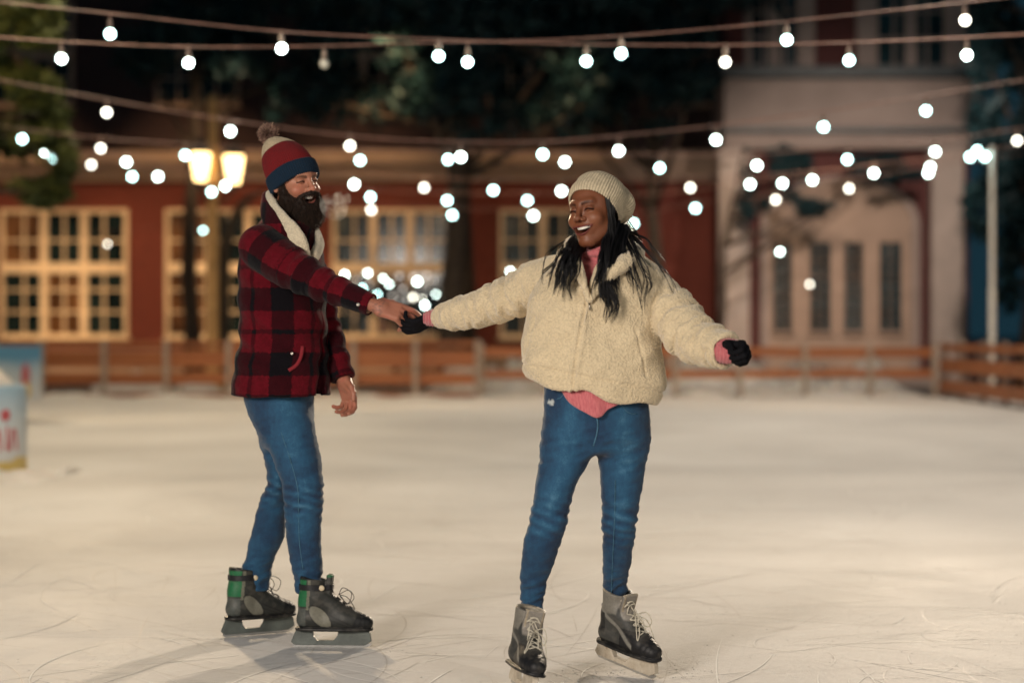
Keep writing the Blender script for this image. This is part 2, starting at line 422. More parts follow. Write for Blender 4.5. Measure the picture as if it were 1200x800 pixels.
M['groove'] = var_mat('grey_blade_groove', (.56, .53, .50), .6, .2, 3); M['groove_snow'] = var_mat('white_blade_scrape', (.88, .87, .85), .8, .1, 3)
scratches('blade_scratches', 1100, 'fine grey cuts left by skate blades across the near ice', M['groove'], 4)
scratches('blade_scratches', 900, 'thin white scrapes left by skate blades across the near ice', M['groove_snow'], 6, .0018, .0018)
# ---- fences
def fence(name, lab, pts, boards, posts, post_h, bt=.035, py_=(-.115, -.022)):
    r = empty(name, (pts[0][0], pts[0][1], 0), lab, 'fence', 'timber rink fences')
    for (x0, y0), (x1, y1) in zip(pts[:-1], pts[1:]):
        L = math.hypot(x1-x0, y1-y0); a = math.atan2(y1-y0, x1-x0); Mx = Matrix.Translation((x0, y0, 0))@Matrix.Rotation(a, 4, 'Z')
        n = max(1, round(L/2.5))
        for (z0, z1, dy) in boards:
            for k in range(n):
                rz = random.uniform(-.012, .012)
                b = MB(); b.box(L*k/n+.004, L*(k+1)/n-.004, dy-bt/2, dy+bt/2, z0+rz, z1+rz, 0, Mx); b.build('board', M['wood'], r, bevel=.006)
        npst = posts if posts else max(2, int(L/1.24)+1)
        for k in range(npst+1):
            x = L*k/npst; b = MB(); b.box(x-.05, x+.05, py_[0], py_[1], -.02, post_h, 0, Mx); b.build('post', M['post'], r, bevel=.008)
    return r
Yf = 37.5
fence('timber_fence', 'timber board fence across the back of the rink, left half below the big windows', [(PX(50, Yf), Yf), (PX(560, Yf), Yf)], [(.96, 1.05, 0), (.56, .88, 0), (.24, .47, 0), (.01, .09, 0)], 7, 1.08)
fence('timber_fence', 'timber board fence across the back of the rink, right half before the entrance', [(PX(560, Yf)+.06, Yf), (7.95, Yf)], [(.76, .93, 0), (.35, .51, 0)], 7, 1.02)
fence('timber_fence', 'timber side fence running from the back corner towards the right', [(8.07, Yf), (8.2, 24)], [(.86, 1.0, 0), (.48, .74, 0), (.10, .34, 0)], 9, 1.06, py_=(.022, .115))
fence('timber_fence', 'short timber fence behind the blue banner at the left', [(PX(-60, 36.4), 36.2), (PX(46, Yf), Yf)], [(.93, 1.03, 0), (.56, .80, 0), (.24, .47, 0)], 2, 1.06)

# ---- printed banner panel and round padded barrier at the left
def banner_mat():
    t = NT('printed_blue_white_banner'); co = t.coord('Generated')
    sep = t.n.new('ShaderNodeSeparateXYZ'); t.l.new(co, sep.inputs[0])
    g = t.math('ADD', sep.outputs[2], t.math('MULTIPLY', t.noise(2.2, 3, .5), .35))
    t.col(t.ramp(g, [(.35, (.62, .66, .70)), (.75, (.42, .56, .68)), (.95, (.10, .30, .52))])); t.set(Roughness=.5); return t.m
M['banner'] = banner_mat()
M['red_print'] = var_mat('faded_red_print', (.50, .10, .12), .5, .2, 6)
M['yellow_print'] = var_mat('yellow_print', (.72, .52, .16), .5, .2, 4)
M['white_print'] = var_mat('white_print', (.75, .73, .70), .5, .1, 4)
r = empty('banner_panel', (PX(10, 35.6), 35.6, 0), 'upright blue and white printed banner panel at the left end of the rink', 'banner')
b = MB(); x0, x1 = PX(-60, 35.6), PX(49, 35.6); b.box(x0, x1, 35.56, 35.62, .0, .98); b.build('panel', M['banner'], r, bevel=.01)
def blob(px, py, rx, rz, Y):
    n = 18; c = (PX(px, Y), PZ(py, Y)); return [(c[0]+rx*math.cos(2*math.pi*k/n)*(1+.12*math.sin(3*k)), c[1]+rz*math.sin(2*math.pi*k/n)) for k in range(n)]
b = MB(); b.prism(blob(30, 440, .07, .22, 35.55), 35.54, 35.562); b.build('red_figure', M['red_print'], r)
b = MB(); b.prism(blob(31, 457, .06, .14, 35.53), 35.535, 35.552); b.build('yellow_figure', M['yellow_print'], r)
BY = 17.0; bx, brad = PX(26, BY)-.60, .60
r = empty('padded_barrier', (bx, BY+.1, 0), 'round white and pale blue printed barrier with snow on its top at the left edge', 'barrier')
def cyl_mat():
    t = NT('printed_barrier_wrap'); co = t.coord(); sep = t.n.new('ShaderNodeSeparateXYZ'); t.l.new(co, sep.inputs[0])
    g = t.math('ADD', sep.outputs[2], t.math('MULTIPLY', t.math('SUBTRACT', t.noise(3, 3, .5), .5), .16))
    t.col(t.ramp(g, [(.0, (.66, .50, .16)), (.125, (.66, .50, .16)), (.15, (.66, .68, .70)), (.45, (.60, .67, .72)), (.72, (.36, .52, .66))])); t.set(Roughness=.45); return t.m
b = MB(); b.lathe((bx, BY+.1, 0), [(brad*.97, 0), (brad, .03), (brad, .72), (brad*.98, .76), (brad*.9, .77)], 48); o = b.build('wrap', cyl_mat(), r, smooth=False)
# lettering wrapped round the drum: four red strokes over the lower half and a small emblem
def on_drum(pts, rr):
    return [(bx+rr*math.sin(a), BY+.1-rr*math.cos(a), z) for a, z in pts]
b = MB()                                        # worn red strokes: the print there can no longer be read
for a0, a1, z0, z1 in ((.84, .87, .22, .40), (.93, .90, .22, .40), (1.05, 1.05, .22, .42), (1.10, 1.17, .22, .40), (1.27, 1.22, .22, .40)):
    ps = [(a0-.018, z0), (a0+.018, z0), (a1+.018, z1), (a1-.018, z1)]
    b.poly(on_drum(ps, brad+.006)+on_drum(ps, brad-.01), [(0, 1, 2, 3)]+[(i, i+4, (i+1) % 4+4, (i+1) % 4) for i in range(4)])
b.build('red_strokes', M['red_print'], r)
n = 14; z = .52
b = MB(); ring = [(1.02+.085*math.cos(2*math.pi*k/n), z+.05*math.sin(2*math.pi*k/n)) for k in range(n)]
b.poly(on_drum(ring, brad+.006)+on_drum(ring, brad-.01), [tuple(range(n))]+[(i, i+n, (i+1) % n+n, (i+1) % n) for i in range(n)]); b.build('red_emblem', M['red_print'], r)
def snow_cap():
    f = lambda p: smin(sd_ell(p, (bx-.1, BY+.15, .78), (.52, .5, .19)), sd_ell(p, (bx+.22, BY-.05, .77), (.30, .3, .11)), .08)+.02*fbm(p*9, 3, 4).astype(F32)
    V, Q = mesh_sdf(f, (bx-.75, BY-.6, .5), (bx+.65, BY+.8, 1.1), .03); o = npmesh('snow_cap', V, Q, M['snow']); return tag(o, 'heap of fresh snow on top of the round barrier', 'snow')
snow_cap()
snow_strip('snow_heap', PX(-60, 16.2), PX(58, 16.2), 15.9, 17.6, .11, 'spill of snow around the foot of the round barrier', 33, 60, 30)

# ---- windowed brick building
YA = 50.0
def frame_parts(root, x0, x1, z0, z1, Yw, vs, hs, name='window', bar=.07, thin=.04, panes=None, fm='cream', gm='glass', sub=2, rows=None, depth=.12):
    """vs / hs: positions of main mullions/transoms as fractions; each light gets thin glazing bars"""
    b = MB(); e = .002
    b.box(x0-bar, x0, Yw-depth, Yw-e, z0-bar, z1+bar); b.box(x1, x1+bar, Yw-depth, Yw-e, z0-bar, z1+bar); b.box(x0, x1, Yw-depth+.003, Yw-e, z0-bar, z0)
    b.box(x0, x1, Yw-depth, Yw-e, z1, z1+bar); b.box(x0-bar*1.6, x1+bar*1.6, Yw-depth-.05, Yw-e-.001, z0-bar*1.5, z0-bar-.002)
    xs = [x0]+[x0+(x1-x0)*v for v in vs]+[x1]; zs = [z0]+[z0+(z1-z0)*h for h in hs]+[z1]
    for x in xs[1:-1]: b.box(x-bar*.9, x+bar*.9, Yw-depth+.01, Yw-e, z0, z1)
    for zz in zs[1:-1]: b.box(x0, x1, Yw-depth+.02, Yw-e-.001, zz-bar*1.3, zz+bar*1.3)
    for i in range(len(xs)-1):
        for k in range(1, sub): 
            x = xs[i]+(xs[i+1]-xs[i])*k/sub; b.box(x-thin/2, x+thin/2, Yw-depth+.04, Yw-e-.002, z0, z1)
    for j in range(len(zs)-1):
        rr = (rows or [2]*9)[j]
        for k in range(1, rr):
            zz = zs[j]+(zs[j+1]-zs[j])*k/rr; b.box(x0, x1, Yw-depth+.05, Yw-e-.003, zz-thin/2, zz+thin/2)
    w = b.build(name, M[fm], root)
    g = MB(); mats = [M[gm], M['blind']]
    for i in range(len(xs)-1):
        for j in range(len(zs)-1):
            mi = (panes or {}).get((i, j), 0); g.box(xs[i], xs[i+1], Yw-.02, Yw-.006, zs[j], zs[j+1], mi)
    g.build('pane', mats, w); return w
r = empty('brick_building', (PX(400, YA), YA, 0), 'long red brick building with cream multi-pane windows behind the rink', 'building')
b = MB(); b.box(PX(-400, YA), PX(868, YA), YA, YA+9, -.02, 5.0); b.build('wall', M['brick'], r)
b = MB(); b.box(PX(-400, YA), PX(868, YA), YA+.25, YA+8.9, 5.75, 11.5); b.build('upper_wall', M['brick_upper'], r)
b = MB(); X0, X1 = PX(-400, YA), PX(866, YA)
b.box(X0, X1, YA-.10, YA+9, 5.002, 5.18); b.box(X0, X1, YA-.22, YA+9, 5.182, 5.40); b.box(X0, X1, YA-.38, YA+9, 5.402, 5.74); b.build('cornice', M['tan'], r, bevel=.02)
b = MB(); b.box(X0, X1, YA-.06, YA-.003, .0, .78); b.build('plinth', M['tan'], r, bevel=.01)
zt, zb = PZ(250, YA), PZ(391, YA)
pan = [{(0, 1): 1, (1, 0): 1}, {(0, 0): 1, (0, 1): 1}, {(1, 0): 1}, {}]
for k, (a, c) in enumerate([(6, 146), (199, 338), (394, 524), (590, 728)]):
    frame_parts(r, PX(a, YA), PX(c, YA), zb, zt, YA, [1/3, 2/3], [.545], panes=pan[k], rows=[3, 2], bar=.10, thin=.052)
for a in (-10, 185, 380, 575, 770):
    frame_parts(r, PX(a, YA), PX(a+90, YA), 7.0, 9.4, YA+.25, [.5], [.5], 'upper_window', .09, .05, fm='tan')
# ---- entrance building
YB = 48.0
def q(px): return PX(px, YB)
def w(py): return PZ(py, YB)
r = empty('entrance_building', (q(995), YB, 0), 'pale stucco entrance with pilasters and an arched recess of tall windows', 'building')
b = MB(); b.box(q(858), q(1135), YB, YB+10, -.02, w(158)-.003); b.build('wall', M['brick_dark'], r)
b = MB(); b.box(q(846), q(1148), YB-.5, YB+9.8, w(152), w(96)); b.build('entablature', M['stucco'], r, bevel=.02)
b = MB(); b.box(q(840), q(1156), YB-.72, YB+9.9, w(95)+.004, w(82)); b.build('ledge', M['slate'], r, bevel=.02)
b = MB(); b.box(q(844), q(1150), YB-.62, YB+9.8, w(158), w(152)-.004); b.build('dark_moulding', M['slate'], r)
b = MB(); b.box(q(846), q(1148), YB-.46, YB-.004, w(176), w(158)-.004); b.build('architrave', M['stucco'], r, bevel=.01)
for a, c in ((841, 876), (1088, 1125)):
    b = MB(); b.box(q(a), q(c), YB-.42, YB-.005, .25, w(176)-.004); b.box(q(a-4), q(c+4), YB-.48, YB-.006, -.02, .248); b.box(q(a-3), q(c+3), YB-.455, YB-.007, w(184), w(178)); b.build('pilaster', M['pale_stone'], r, bevel=.012)
# arched surround
pts = [(q(900), 0), (q(1067), 0), (q(1067), w(262))]; cx, ax = (q(900)+q(1067))/2, (q(1067)-q(900))/2
for k in range(1, 24):
    t = math.pi*k/24; pts.append((cx+ax*math.cos(t), w(262)+(w(212)-w(262))*math.sin(t)))
pts.append((q(900), w(262))); b = MB(); b.prism(pts, YB-.12, YB-.004); b.build('arch_panel', M['tan'], r)
b = MB()
for k in range(24):
    t0, t1 = math.pi*k/24, math.pi*(k+1)/24
    o_ = lambda t, s: (cx+ax*s*math.cos(t), w(262)+(w(212)-w(262))*s*math.sin(t))
    b.prism([o_(t0, 1.0), o_(t0, 1.11), o_(t1, 1.11), o_(t1, 1.0)], YB-.2, YB-.005)
b.box(cx+ax, cx+ax*1.11, YB-.2, YB-.005, 0, w(262)); b.box(cx-ax*1.11, cx-ax, YB-.2, YB-.005, 0, w(262)); b.build('arch_moulding', M['stucco'], r)
for a, c in ((906, 926), (949, 971), (989, 1009), (1030, 1054)):
    frame_parts(r, q(a), q(c), w(388), w(284), YB-.12, [], [], 'tall_window', .05, .035, fm='tan', gm='teal_glass', sub=2, rows=[5], depth=.07)
for a, c in ((1027, 1104), (880, 932)):
    frame_parts(r, q(a), q(c), w(78), w(78)+2.6, YB-.1, [.5], [], 'upper_window', .16, .05, fm='stucco', gm='teal_glass', rows=[4])
b = MB(); b.box(q(850), q(1146), YB-.1, YB+9.7, w(81), w(81)+4.5); b.build('upper_wall', M['brick_dark'], r)
for a, c in ((934, 953), (1002, 1020), (1112, 1150)):
    b = MB(); b.box(q(a), q(c), YB-.3, YB-.103, w(81)+.004, w(81)+4.5); b.build('upper_pilaster', M['stucco'], r, bevel=.01)
b = MB(); b.box(q(880), q(1100), YB-1.8, YB-.5, -.02, .16); b.box(q(890), q(1090), YB-1.3, YB-.5, .162, .32); b.build('steps', M['stucco'], r, bevel=.01)

# ---- trees
def leaves(centres, n, size, seed):
    g = np.random.default_rng(seed); c = np.array(centres, float); vol = np.prod(c[:, 3:6], axis=1); pi = g.choice(len(c), n, p=vol/vol.sum())
    d = g.normal(size=(n, 3)); d /= np.linalg.norm(d, axis=1)[:, None]; rr = g.uniform(.35, 1.08, n)[:, None]**.6
    p = c[pi, :3]+d*rr*c[pi, 3:6]; keep = fbm(p*1.4, 2, seed) > -.35; p = p[keep]; n = len(p)
    u = g.normal(size=(n, 3)); u /= np.linalg.norm(u, axis=1)[:, None]; v = np.cross(u, g.normal(size=(n, 3))); v /= np.linalg.norm(v, axis=1)[:, None]
    s = size*g.uniform(.6, 1.4, n)[:, None]
    V = np.stack([p-u*s, p-v*s*.35, p+u*s, p+v*s*.35], 1).reshape(-1, 3); return V, np.arange(4*n).reshape(-1, 4)
def tree(name, lab, x, Y, trunk, crown, n, size, seed, mat, bark, grp=None, nclump=40, lean=0):
    r = empty(name, (x, Y, 0), lab, 'tree', grp); g = np.random.default_rng(seed)
    b = MB(); h, r0 = trunk; pts = [(x+lean*(k/8)**1.5+.08*math.sin(k*1.3+seed), Y, -.05+h*k/8) for k in range(9)]; b.tube(pts, [r0*(1.35 if k == 0 else 1-.08*k) for k in range(9)], 10)
    cc = []
    for (cx_, cy_, cz_, rx, ry, rz) in crown:
        for k in range(nclump//len(crown)):
            d = g.normal(size=3); d /= np.linalg.norm(d); q_ = np.array([cx_, cy_, cz_])+d*np.array([rx, ry, rz])*g.uniform(.3, 1)**.5
            s = g.uniform(.22, .42); cc.append((*q_, rx*s, ry*s, rz*s*.8))
    for k in range(0, len(cc), max(1, len(cc)//10)):
        t0 = pts[random.randint(4, 8)]; t1 = cc[k][:3]; mid = tuple((a+c)/2+random.uniform(-.2, .2) for a, c in zip(t0, t1)); b.tube([t0, mid, t1], [r0*.35, r0*.22, r0*.08], 6)
    b.build('trunk', bark, r, smooth=True)
    V, Q = leaves(cc, n, size, seed); npmesh('crown', V, Q, mat, r, smooth=False); return r
G = 'dark trees between the rink and the buildings'
tree('evergreen_tree', 'tall dark evergreen tree whose crown fills the top centre above the skaters', PX(532, 43), 43, (9, .30), [(PX(470, 43), 43, PZ(60, 43), 2.3, 1.6, 2.0), (PX(620, 43), 43, PZ(90, 43), 2.2, 1.6, 1.6), (PX(560, 43), 43, PZ(-40, 43), 3.5, 2, 2.0)], 14000, .17, 3, M['leaf_dark'], M['bark'], G, 60)
tree('evergreen_tree', 'dark evergreen tree with drooping boughs left of the entrance', PX(770, 45.5), 46.3, (8, .22), [(PX(760, 45), 45, PZ(40, 45), 2.3, 1.2, 1.9), (PX(700, 45), 45, PZ(120, 45), 1.9, 1.2, .9), (PX(800, 45), 45, PZ(-60, 45), 2.5, 1.6, 1.8)], 12000, .16, 5, M['leaf_dark'], M['bark'], G, 54)
tree('evergreen_tree', 'dark evergreen tree at the top left beside the pine', PX(225, 44), 44, (10, .20), [(PX(225, 44), 44, PZ(20, 44), 1.7, 1.2, 1.7), (PX(330, 44), 44, PZ(60, 44), 1.5, 1.2, 1.5)], 9000, .17, 8, M['leaf_dark'], M['bark'], G, 44)
tree('evergreen_tree', 'black evergreen tree at the right edge beyond the lamp pole', PX(1205, 42), 42, (8, .2), [(PX(1210, 42), 42, PZ(230, 42), 1.25, 1.3, 2.6), (PX(1200, 42), 42, PZ(60, 42), 1.0, 1.2, 3)], 12000, .16, 11, M['leaf_dark'], M['bark'], G, 44)
tree('pine_tree', 'pine tree lit warm from behind at the upper left edge', PX(-40, 27), 27, (6.5, .2), [(PX(20, 27), 27, PZ(190, 27), .75, .7, .55), (PX(10, 27), 27, PZ(120, 27), .9, .7, .7), (PX(0, 27), 27, PZ(30, 27), .85, .7, .9)], 14000, .10, 14, M['leaf_pine'], M['bark'], None, 46)
tree('slender_tree', 'dark leafy boughs hanging before the arched entrance', PX(838, 46.4), 46.2, (5.2, .10), [(PX(915, 46.4), 46.4, PZ(192, 46.4), 1.0, .4, .42), (PX(955, 46.4), 46.4, PZ(232, 46.4), .62, .4, .50), (PX(1035, 46.4), 46.4, PZ(196, 46.4), .9, .4, .25), (PX(880, 46.4), 46.4, PZ(240, 46.4), .35, .4, .5)], 9000, .12, 17, M['leaf_dark'], M['bark'], None, 36, .5)
def bare(name, lab, x, Y, pts, rs):
    o = MB(); o.tube(catmull([(x+a, Y+c, z) for a, c, z in pts], 24), list(np.interp(np.linspace(0, 1, 24), np.linspace(0, 1, len(rs)), rs)), 10); m_ = o.build(name, M['bark'], None, smooth=True); return tag(m_, lab, 'tree')
bare('bare_tree', 'bare dark trunk bending right behind the man in the checked jacket', PX(260, 41.5), 41.5, [(0, 0, -.05), (-.03, 0, 1.2), (.0, 0, 2.4), (.12, 0, 3.2), (.45, 0, 3.9), (.95, 0, 4.2)], [.24, .20, .16, .12, .09, .03])
bare('bare_tree', 'straight dark trunk between the third and fourth windows', PX(547, 46), 46, [(0, 0, -.05), (.02, 0, 2), (-.05, 0, 4), (0, 0, 6.5)], [.22, .19, .15, .1])

# ---- street lamp with two lanterns
YL = 40.0
r = empty('street_lamp', (PX(249, YL), YL, 0), 'ochre lamp post with two glowing lanterns left of the man', 'street lamp')
b = MB(); x = PX(249, YL); b.lathe((x, YL, 0), [(.22, -.02), (.22, .25), (.15, .35), (.13, 1.2), (.12, 4.2), (.16, 4.25), (.11, 4.4), (.10, 5.9), (.03, 6.0)], 20); b.build('pole', M['pole'], r, smooth=True)
for px, py in ((238.5, 197), (277, 200)):
    lx, lz = PX(px, YL), PZ(py, YL); yy = YL-.38
    b = MB(); b.tube([(x, YL, lz-.55), ((x+lx)/2, (YL+yy)/2, lz-.62), (lx, yy, lz-.42)], .03, 8); b.build('arm', M['iron'], r, smooth=True)
    b = MB(); b.lathe((lx, yy, lz), [(.05, -.42), (.12, -.36), (.17, -.32)], 6); ln = b.build('lantern', M['iron'], r)
    b = MB(); b.lathe((lx, yy, lz), [(.225, .263), (.225, .30), (.10, .50), (.03, .56)], 6); b.build('cap', M['iron'], ln)
    b = MB(); b.lathe((lx, yy, lz), [(.12, -.28), (.20, .26)], 6); b.build('lamp_glass', M['lantern'], ln)
# ---- pole with three bulbs, right
Yp = 36.0
r = empty('light_pole', (PX(1163, Yp), Yp, 0), 'pale steel pole carrying three bulbs at the right edge', 'pole')
x = PX(1163, Yp); b = MB(); b.lathe((x, Yp, 0), [(.10, -.02), (.055, .02), (.055, 2.0), (.045, 2.02), (.045, PZ(175, Yp)), (.0455, PZ(172, Yp))], 14); b.build('pole', M['steel'], r, smooth=True)
b = MB(); b.box(x-.11, x+.06, Yp+.06, Yp+.10, PZ(182, Yp), PZ(178, Yp)); b.build('bracket', M['steel'], r)
def bulb_mesh(rad):
    m = MB(); pr = []
    for k in range(11):
        a = math.pi*(k/10); pr.append((max(.001, rad*math.sin(a)), -rad*math.cos(a)))
    pass
    m.lathe((0, 0, 0), pr, 16); return m
def socket_mesh(rad):
    m = MB(); m.lathe((0, 0, 0), [(.30*rad, rad*3.0), (.44*rad, rad*2.6), (.50*rad, rad*1.5), (.46*rad, rad*.88)], 12); m.tube([(0, 0, rad*2.8), (0, 0, rad*3.9)], rad*.12, 6); return m
_bc = {}
M['bulb_warm'] = emit_mat('warm_lit_bulb', (1, .96, .80), 9); M['bulb_cool'] = emit_mat('cool_lit_bulb', (.62, 1.0, .96), 16)
def add_bulb(root, px, py, Y, rad, lit=True, socket=True, name='socket', dim=False):
    k = (round(rad, 4), lit)
    if k not in _bc:
        o = bulb_mesh(rad).build('bulb', M['bulb'] if lit else M['bulb_off'], None, smooth=True); s = socket_mesh(rad).build('socket', M['socket'], None, smooth=True)
        _bc[k] = (o.data, s.data); bpy.data.objects.remove(o); bpy.data.objects.remove(s)
    bd, sd = _bc[k]; p = root
    loc = Vector(P(px, py, Y))
    if socket:
        s = bpy.data.objects.new('socket', sd); C.objects.link(s); s.location = loc; adopt(s, root); p = s
        o = bpy.data.objects.new('bulb', bd); C.objects.link(o); o.parent = p
    else:
        o = bpy.data.objects.new('bulb', bd); C.objects.link(o); o.location = loc; adopt(o, root)
    if not lit: o['label'] = 'unlit clouded bulb'
    h_ = random.random()
    if lit and not dim and h_ < .5: o.material_slots[0].link = 'OBJECT'; o.material_slots[0].material = M['bulb_warm'] if h_ < .2 else M['bulb_cool']
    if lit and dim: o.material_slots[0].link = 'OBJECT'; o.material_slots[0].material = M['bulb_dim']
    return o
for px, py in ((1137, 184), (1145, 177), (1154, 184)): add_bulb(r, px, py, Yp, .055, socket=False)

# ---- strings of bulbs
def string(lab, Y, wire, bulbs, rad=.024, cr=.008, name='string_light', off=(), grp='strings of round white bulbs over the rink'):
    mid = P(*wire[len(wire)//2], Y); r = empty(name, mid, lab, 'string lights', grp)
    pts = catmull([P(a, c, Y) for a, c in wire], 60); b = MB(); b.tube([tuple(p) for p in pts], cr*.75, 6); b.build('cable', M['cable'], r, smooth=True)
    wx = np.array([q_[0] for q_ in catmull(wire, 200)]); wy = np.array([q_[1] for q_ in catmull(wire, 200)])
    for i, (a, c) in enumerate(bulbs):
        cy_ = np.interp(a, wx, wy); b = MB(); top = Vector(P(a, cy_, Y)); bot = Vector(P(a, c, Y))+Vector((0, 0, rad*3.4))
        if top.z > bot.z+.01: b.tube([tuple(top), tuple(bot)], cr*.7, 5); b.build('dropper', M['cable'], r)
        add_bulb(r, a, c, Y, rad, lit=(a, c) not in off)
string('uppermost string of bulbs crossing the top of the picture, six bulbs', 13, [(-60, -3), (0, 3), (128, 16), (330, 37), (512, 46), (600, 48), (729, 42), (925, 25), (1131, 3), (1260, -12)], [(129, 40), (330, 57), (514, 66), (728, 63), (922, 47), (1131, 24)], .032, .007)
string('nearly level string near the top with one dead bulb, below the uppermost', 13.6, [(-60, 41), (0, 44), (72, 49), (221, 55), (380, 54), (548, 49), (687, 52), (850, 53), (995, 50), (1133, 44), (1260, 37)], [(72, 69), (221, 74), (380, 75), (548, 73), (687, 72), (850, 73), (995, 71), (1133, 65)], .032, .007, off=((380, 75),))
string('third string from the top, sagging just above the woollen hats', 19, [(-60, 82), (0, 94), (125, 117), (270, 141), (410, 159), (525, 166), (636, 166), (725, 159), (839, 147), (965, 131), (1085, 112), (1200, 94), (1260, 84)], [(125, 132), (270, 154), (410, 171), (540, 184), (636, 181), (725, 177), (839, 164), (965, 149), (1085, 130)], .037, .011)
string('fourth string from the top, wide sag, ten bulbs from the pine to the right edge', 24, [(-60, 138), (26, 151), (118, 162), (217, 169), (320, 174), (422, 175), (525, 176), (662, 179), (773, 181), (887, 180), (993, 172), (1096, 165), (1192, 151), (1260, 142)], [(26, 163), (118, 174), (217, 182), (422, 188), (525, 187), (662, 190), (773, 197), (887, 194), (993, 187), (1096, 178), (1192, 165)], .040, .010)
string('fifth string, low bulbs passing beside the man\'s hat and the arch', 29, [(-60, 172), (31, 174), (148, 181), (248, 205), (415, 204), (497, 208), (578, 211), (658, 212), (809, 208), (879, 206), (952, 201), (1024, 193), (1088, 186), (1260, 160)], [(148, 190), (248, 225), (415, 216), (497, 220), (578, 223), (658, 224), (809, 220), (879, 216), (952, 211), (1024, 203), (1090, 196)], .044, .008)
string('sixth string, lowest bulbs just above the windows and over the woman', 34, [(-60, 170), (53, 172), (108, 184), (185, 197), (264, 207), (434, 222), (524, 226), (618, 226), (740, 228), (815, 222), (917, 208), (995, 209), (1088, 195), (1200, 180)], [(53, 178), (155, 207), (185, 207), (264, 218), (434, 231), (524, 235), (618, 235), (917, 215), (995, 221), (1088, 203)], .048, .008)
string('short far string hung behind the sixth one', 38, [(0, 180), (63, 181), (107, 186), (300, 225), (435, 238), (530, 244), (625, 246), (742, 250), (815, 238), (909, 228), (1000, 220)], [(63, 187), (107, 193), (435, 246), (530, 252), (625, 253), (742, 262), (815, 244), (909, 234)], .052, .007)
# added bulbs and cables standing for bulb reflections low on the facades
string('added bulbs standing for bulb reflections across the window fronts', 44, [(100, 276), (126, 272), (180, 266), (224, 262), (265, 262), (330, 268)], [(126, 286), (224, 272), (238, 270), (265, 272)], .034, .005)
string('two added bulbs standing for reflections at the arched entrance', 45, [(880, 282), (914, 286), (949, 322), (1010, 322)], [(914, 295), (949, 333)], .04, .004)
# illuminated shrub behind the fence
r = empty('lit_shrub', (PX(462, 44), 44, 0), 'low clipped shrub wound with small bulbs behind the joined hands', 'shrub')
cc = [(PX(a, 44), 44, PZ(c, 44), .38, .34, .3) for a, c in ((410, 345), (435, 345), (462, 348), (490, 348), (515, 345), (440, 368), (470, 370), (500, 368), (415, 372))]
V, Q = leaves(cc, 2600, .07, 44); npmesh('foliage', V, Q, M['leaf_dark'], r, smooth=False)
b = MB(); b.tube([(PX(462, 44), 44, -.02), (PX(465, 44), 44, .9)], [.07, .04], 8); b.build('stem', M['bark'], r)
for a, c in ((404, 322), (418, 328), (425, 338), (442, 345), (484, 348), (511, 345), (468, 352), (498, 358), (431, 320), (433, 333), (449, 326), (456, 333), (468, 323), (472, 339), (484, 324), (489, 330), (503, 339), (508, 328), (519, 319), (521, 329), (520, 343), (460, 346), (495, 350), (500, 322), (478, 350), (412, 338)):
    add_bulb(r, a, c, 43.5, .035*random.uniform(.7, 1.25), socket=False, dim=random.random() < .45)
r2 = string('single bulb hanging by the woman\'s shoulder', 44, [(570, 308), (598, 310), (640, 300)], [(598, 318)], .036, .004)
# ================================================================== PEOPLE
def to_local(R, t, s=1.0):
    Ri = np.array(R, F32); t = np.array(t, F32); return lambda p: ((p-t)@Ri)/F32(s)      # R columns are the local axes
def vcol(n, c): return np.tile(np.array([*c, 1.0], F32), (n, 1))
def paint(col, m, c):
    m = np.clip(m, 0, 1)[:, None]; col[:, :3] = col[:, :3]*(1-m)+np.array(c, F32)*m
def grad(f, p, e=.002):
    return np.stack([f(p+np.array(v, F32)*e)-f(p-np.array(v, F32)*e) for v in ((1, 0, 0), (0, 1, 0), (0, 0, 1))], 1)/(2*e)
def push_out(f, p, off, it=3):
    p = np.array(p, F32)
    for _ in range(it):
        d = f(p); g = grad(f, p); g /= np.linalg.norm(g, axis=1)[:, None]+1e-6
        p = p+g*np.maximum(off-d, 0)[:, None]
    return p
def snap(f, p, off, it=4):
    p = np.array(p, F32)
    for _ in range(it):
        d = f(p); g = grad(f, p); g /= np.linalg.norm(g, axis=1)[:, None]+1e-6
        p = p+g*(off-d)[:, None]
    return p

# ---- materials of clothes and skin
def skin_mat(name):
    t = NT(name); a = t.attr('col', 'Color'); n = t.noise(55, 4, .6)
    t.col(t.mix(t.ramp(n, [(.3, (.12, .12, .12)), (.7, (0, 0, 0))]), a, (.25, .08, .05)))
    sx = t.n.new('ShaderNodeSeparateColor'); t.l.new(a, sx.inputs[0]); sp = t.math('MINIMUM', t.math('MULTIPLY', t.math('SUBTRACT', sx.outputs[0], .03), 5), .40)
    t.set(Roughness=.46, Subsurface_Weight=.2, Subsurface_Scale=.01, Subsurface_Radius=(1, .35, .2), Specular_IOR_Level=sp); t.bump(t.noise(420, 3, .6), .0006); return t.m
def cloth_vc(name, rough=.8, bump=.0008, bs=500, sheen=.2, **kw):
    t = NT(name); a = t.attr('col', 'Color'); n = t.noise(bs*.4, 4, .6)
    t.col(t.mix(t.ramp(n, [(.3, (.3, .3, .3)), (.7, (0, 0, 0))]), a, (.02, .02, .02))); t.set(Roughness=rough, Sheen_Weight=sheen, **kw); t.bump(t.noise(bs, 3, .6), bump); return t.m
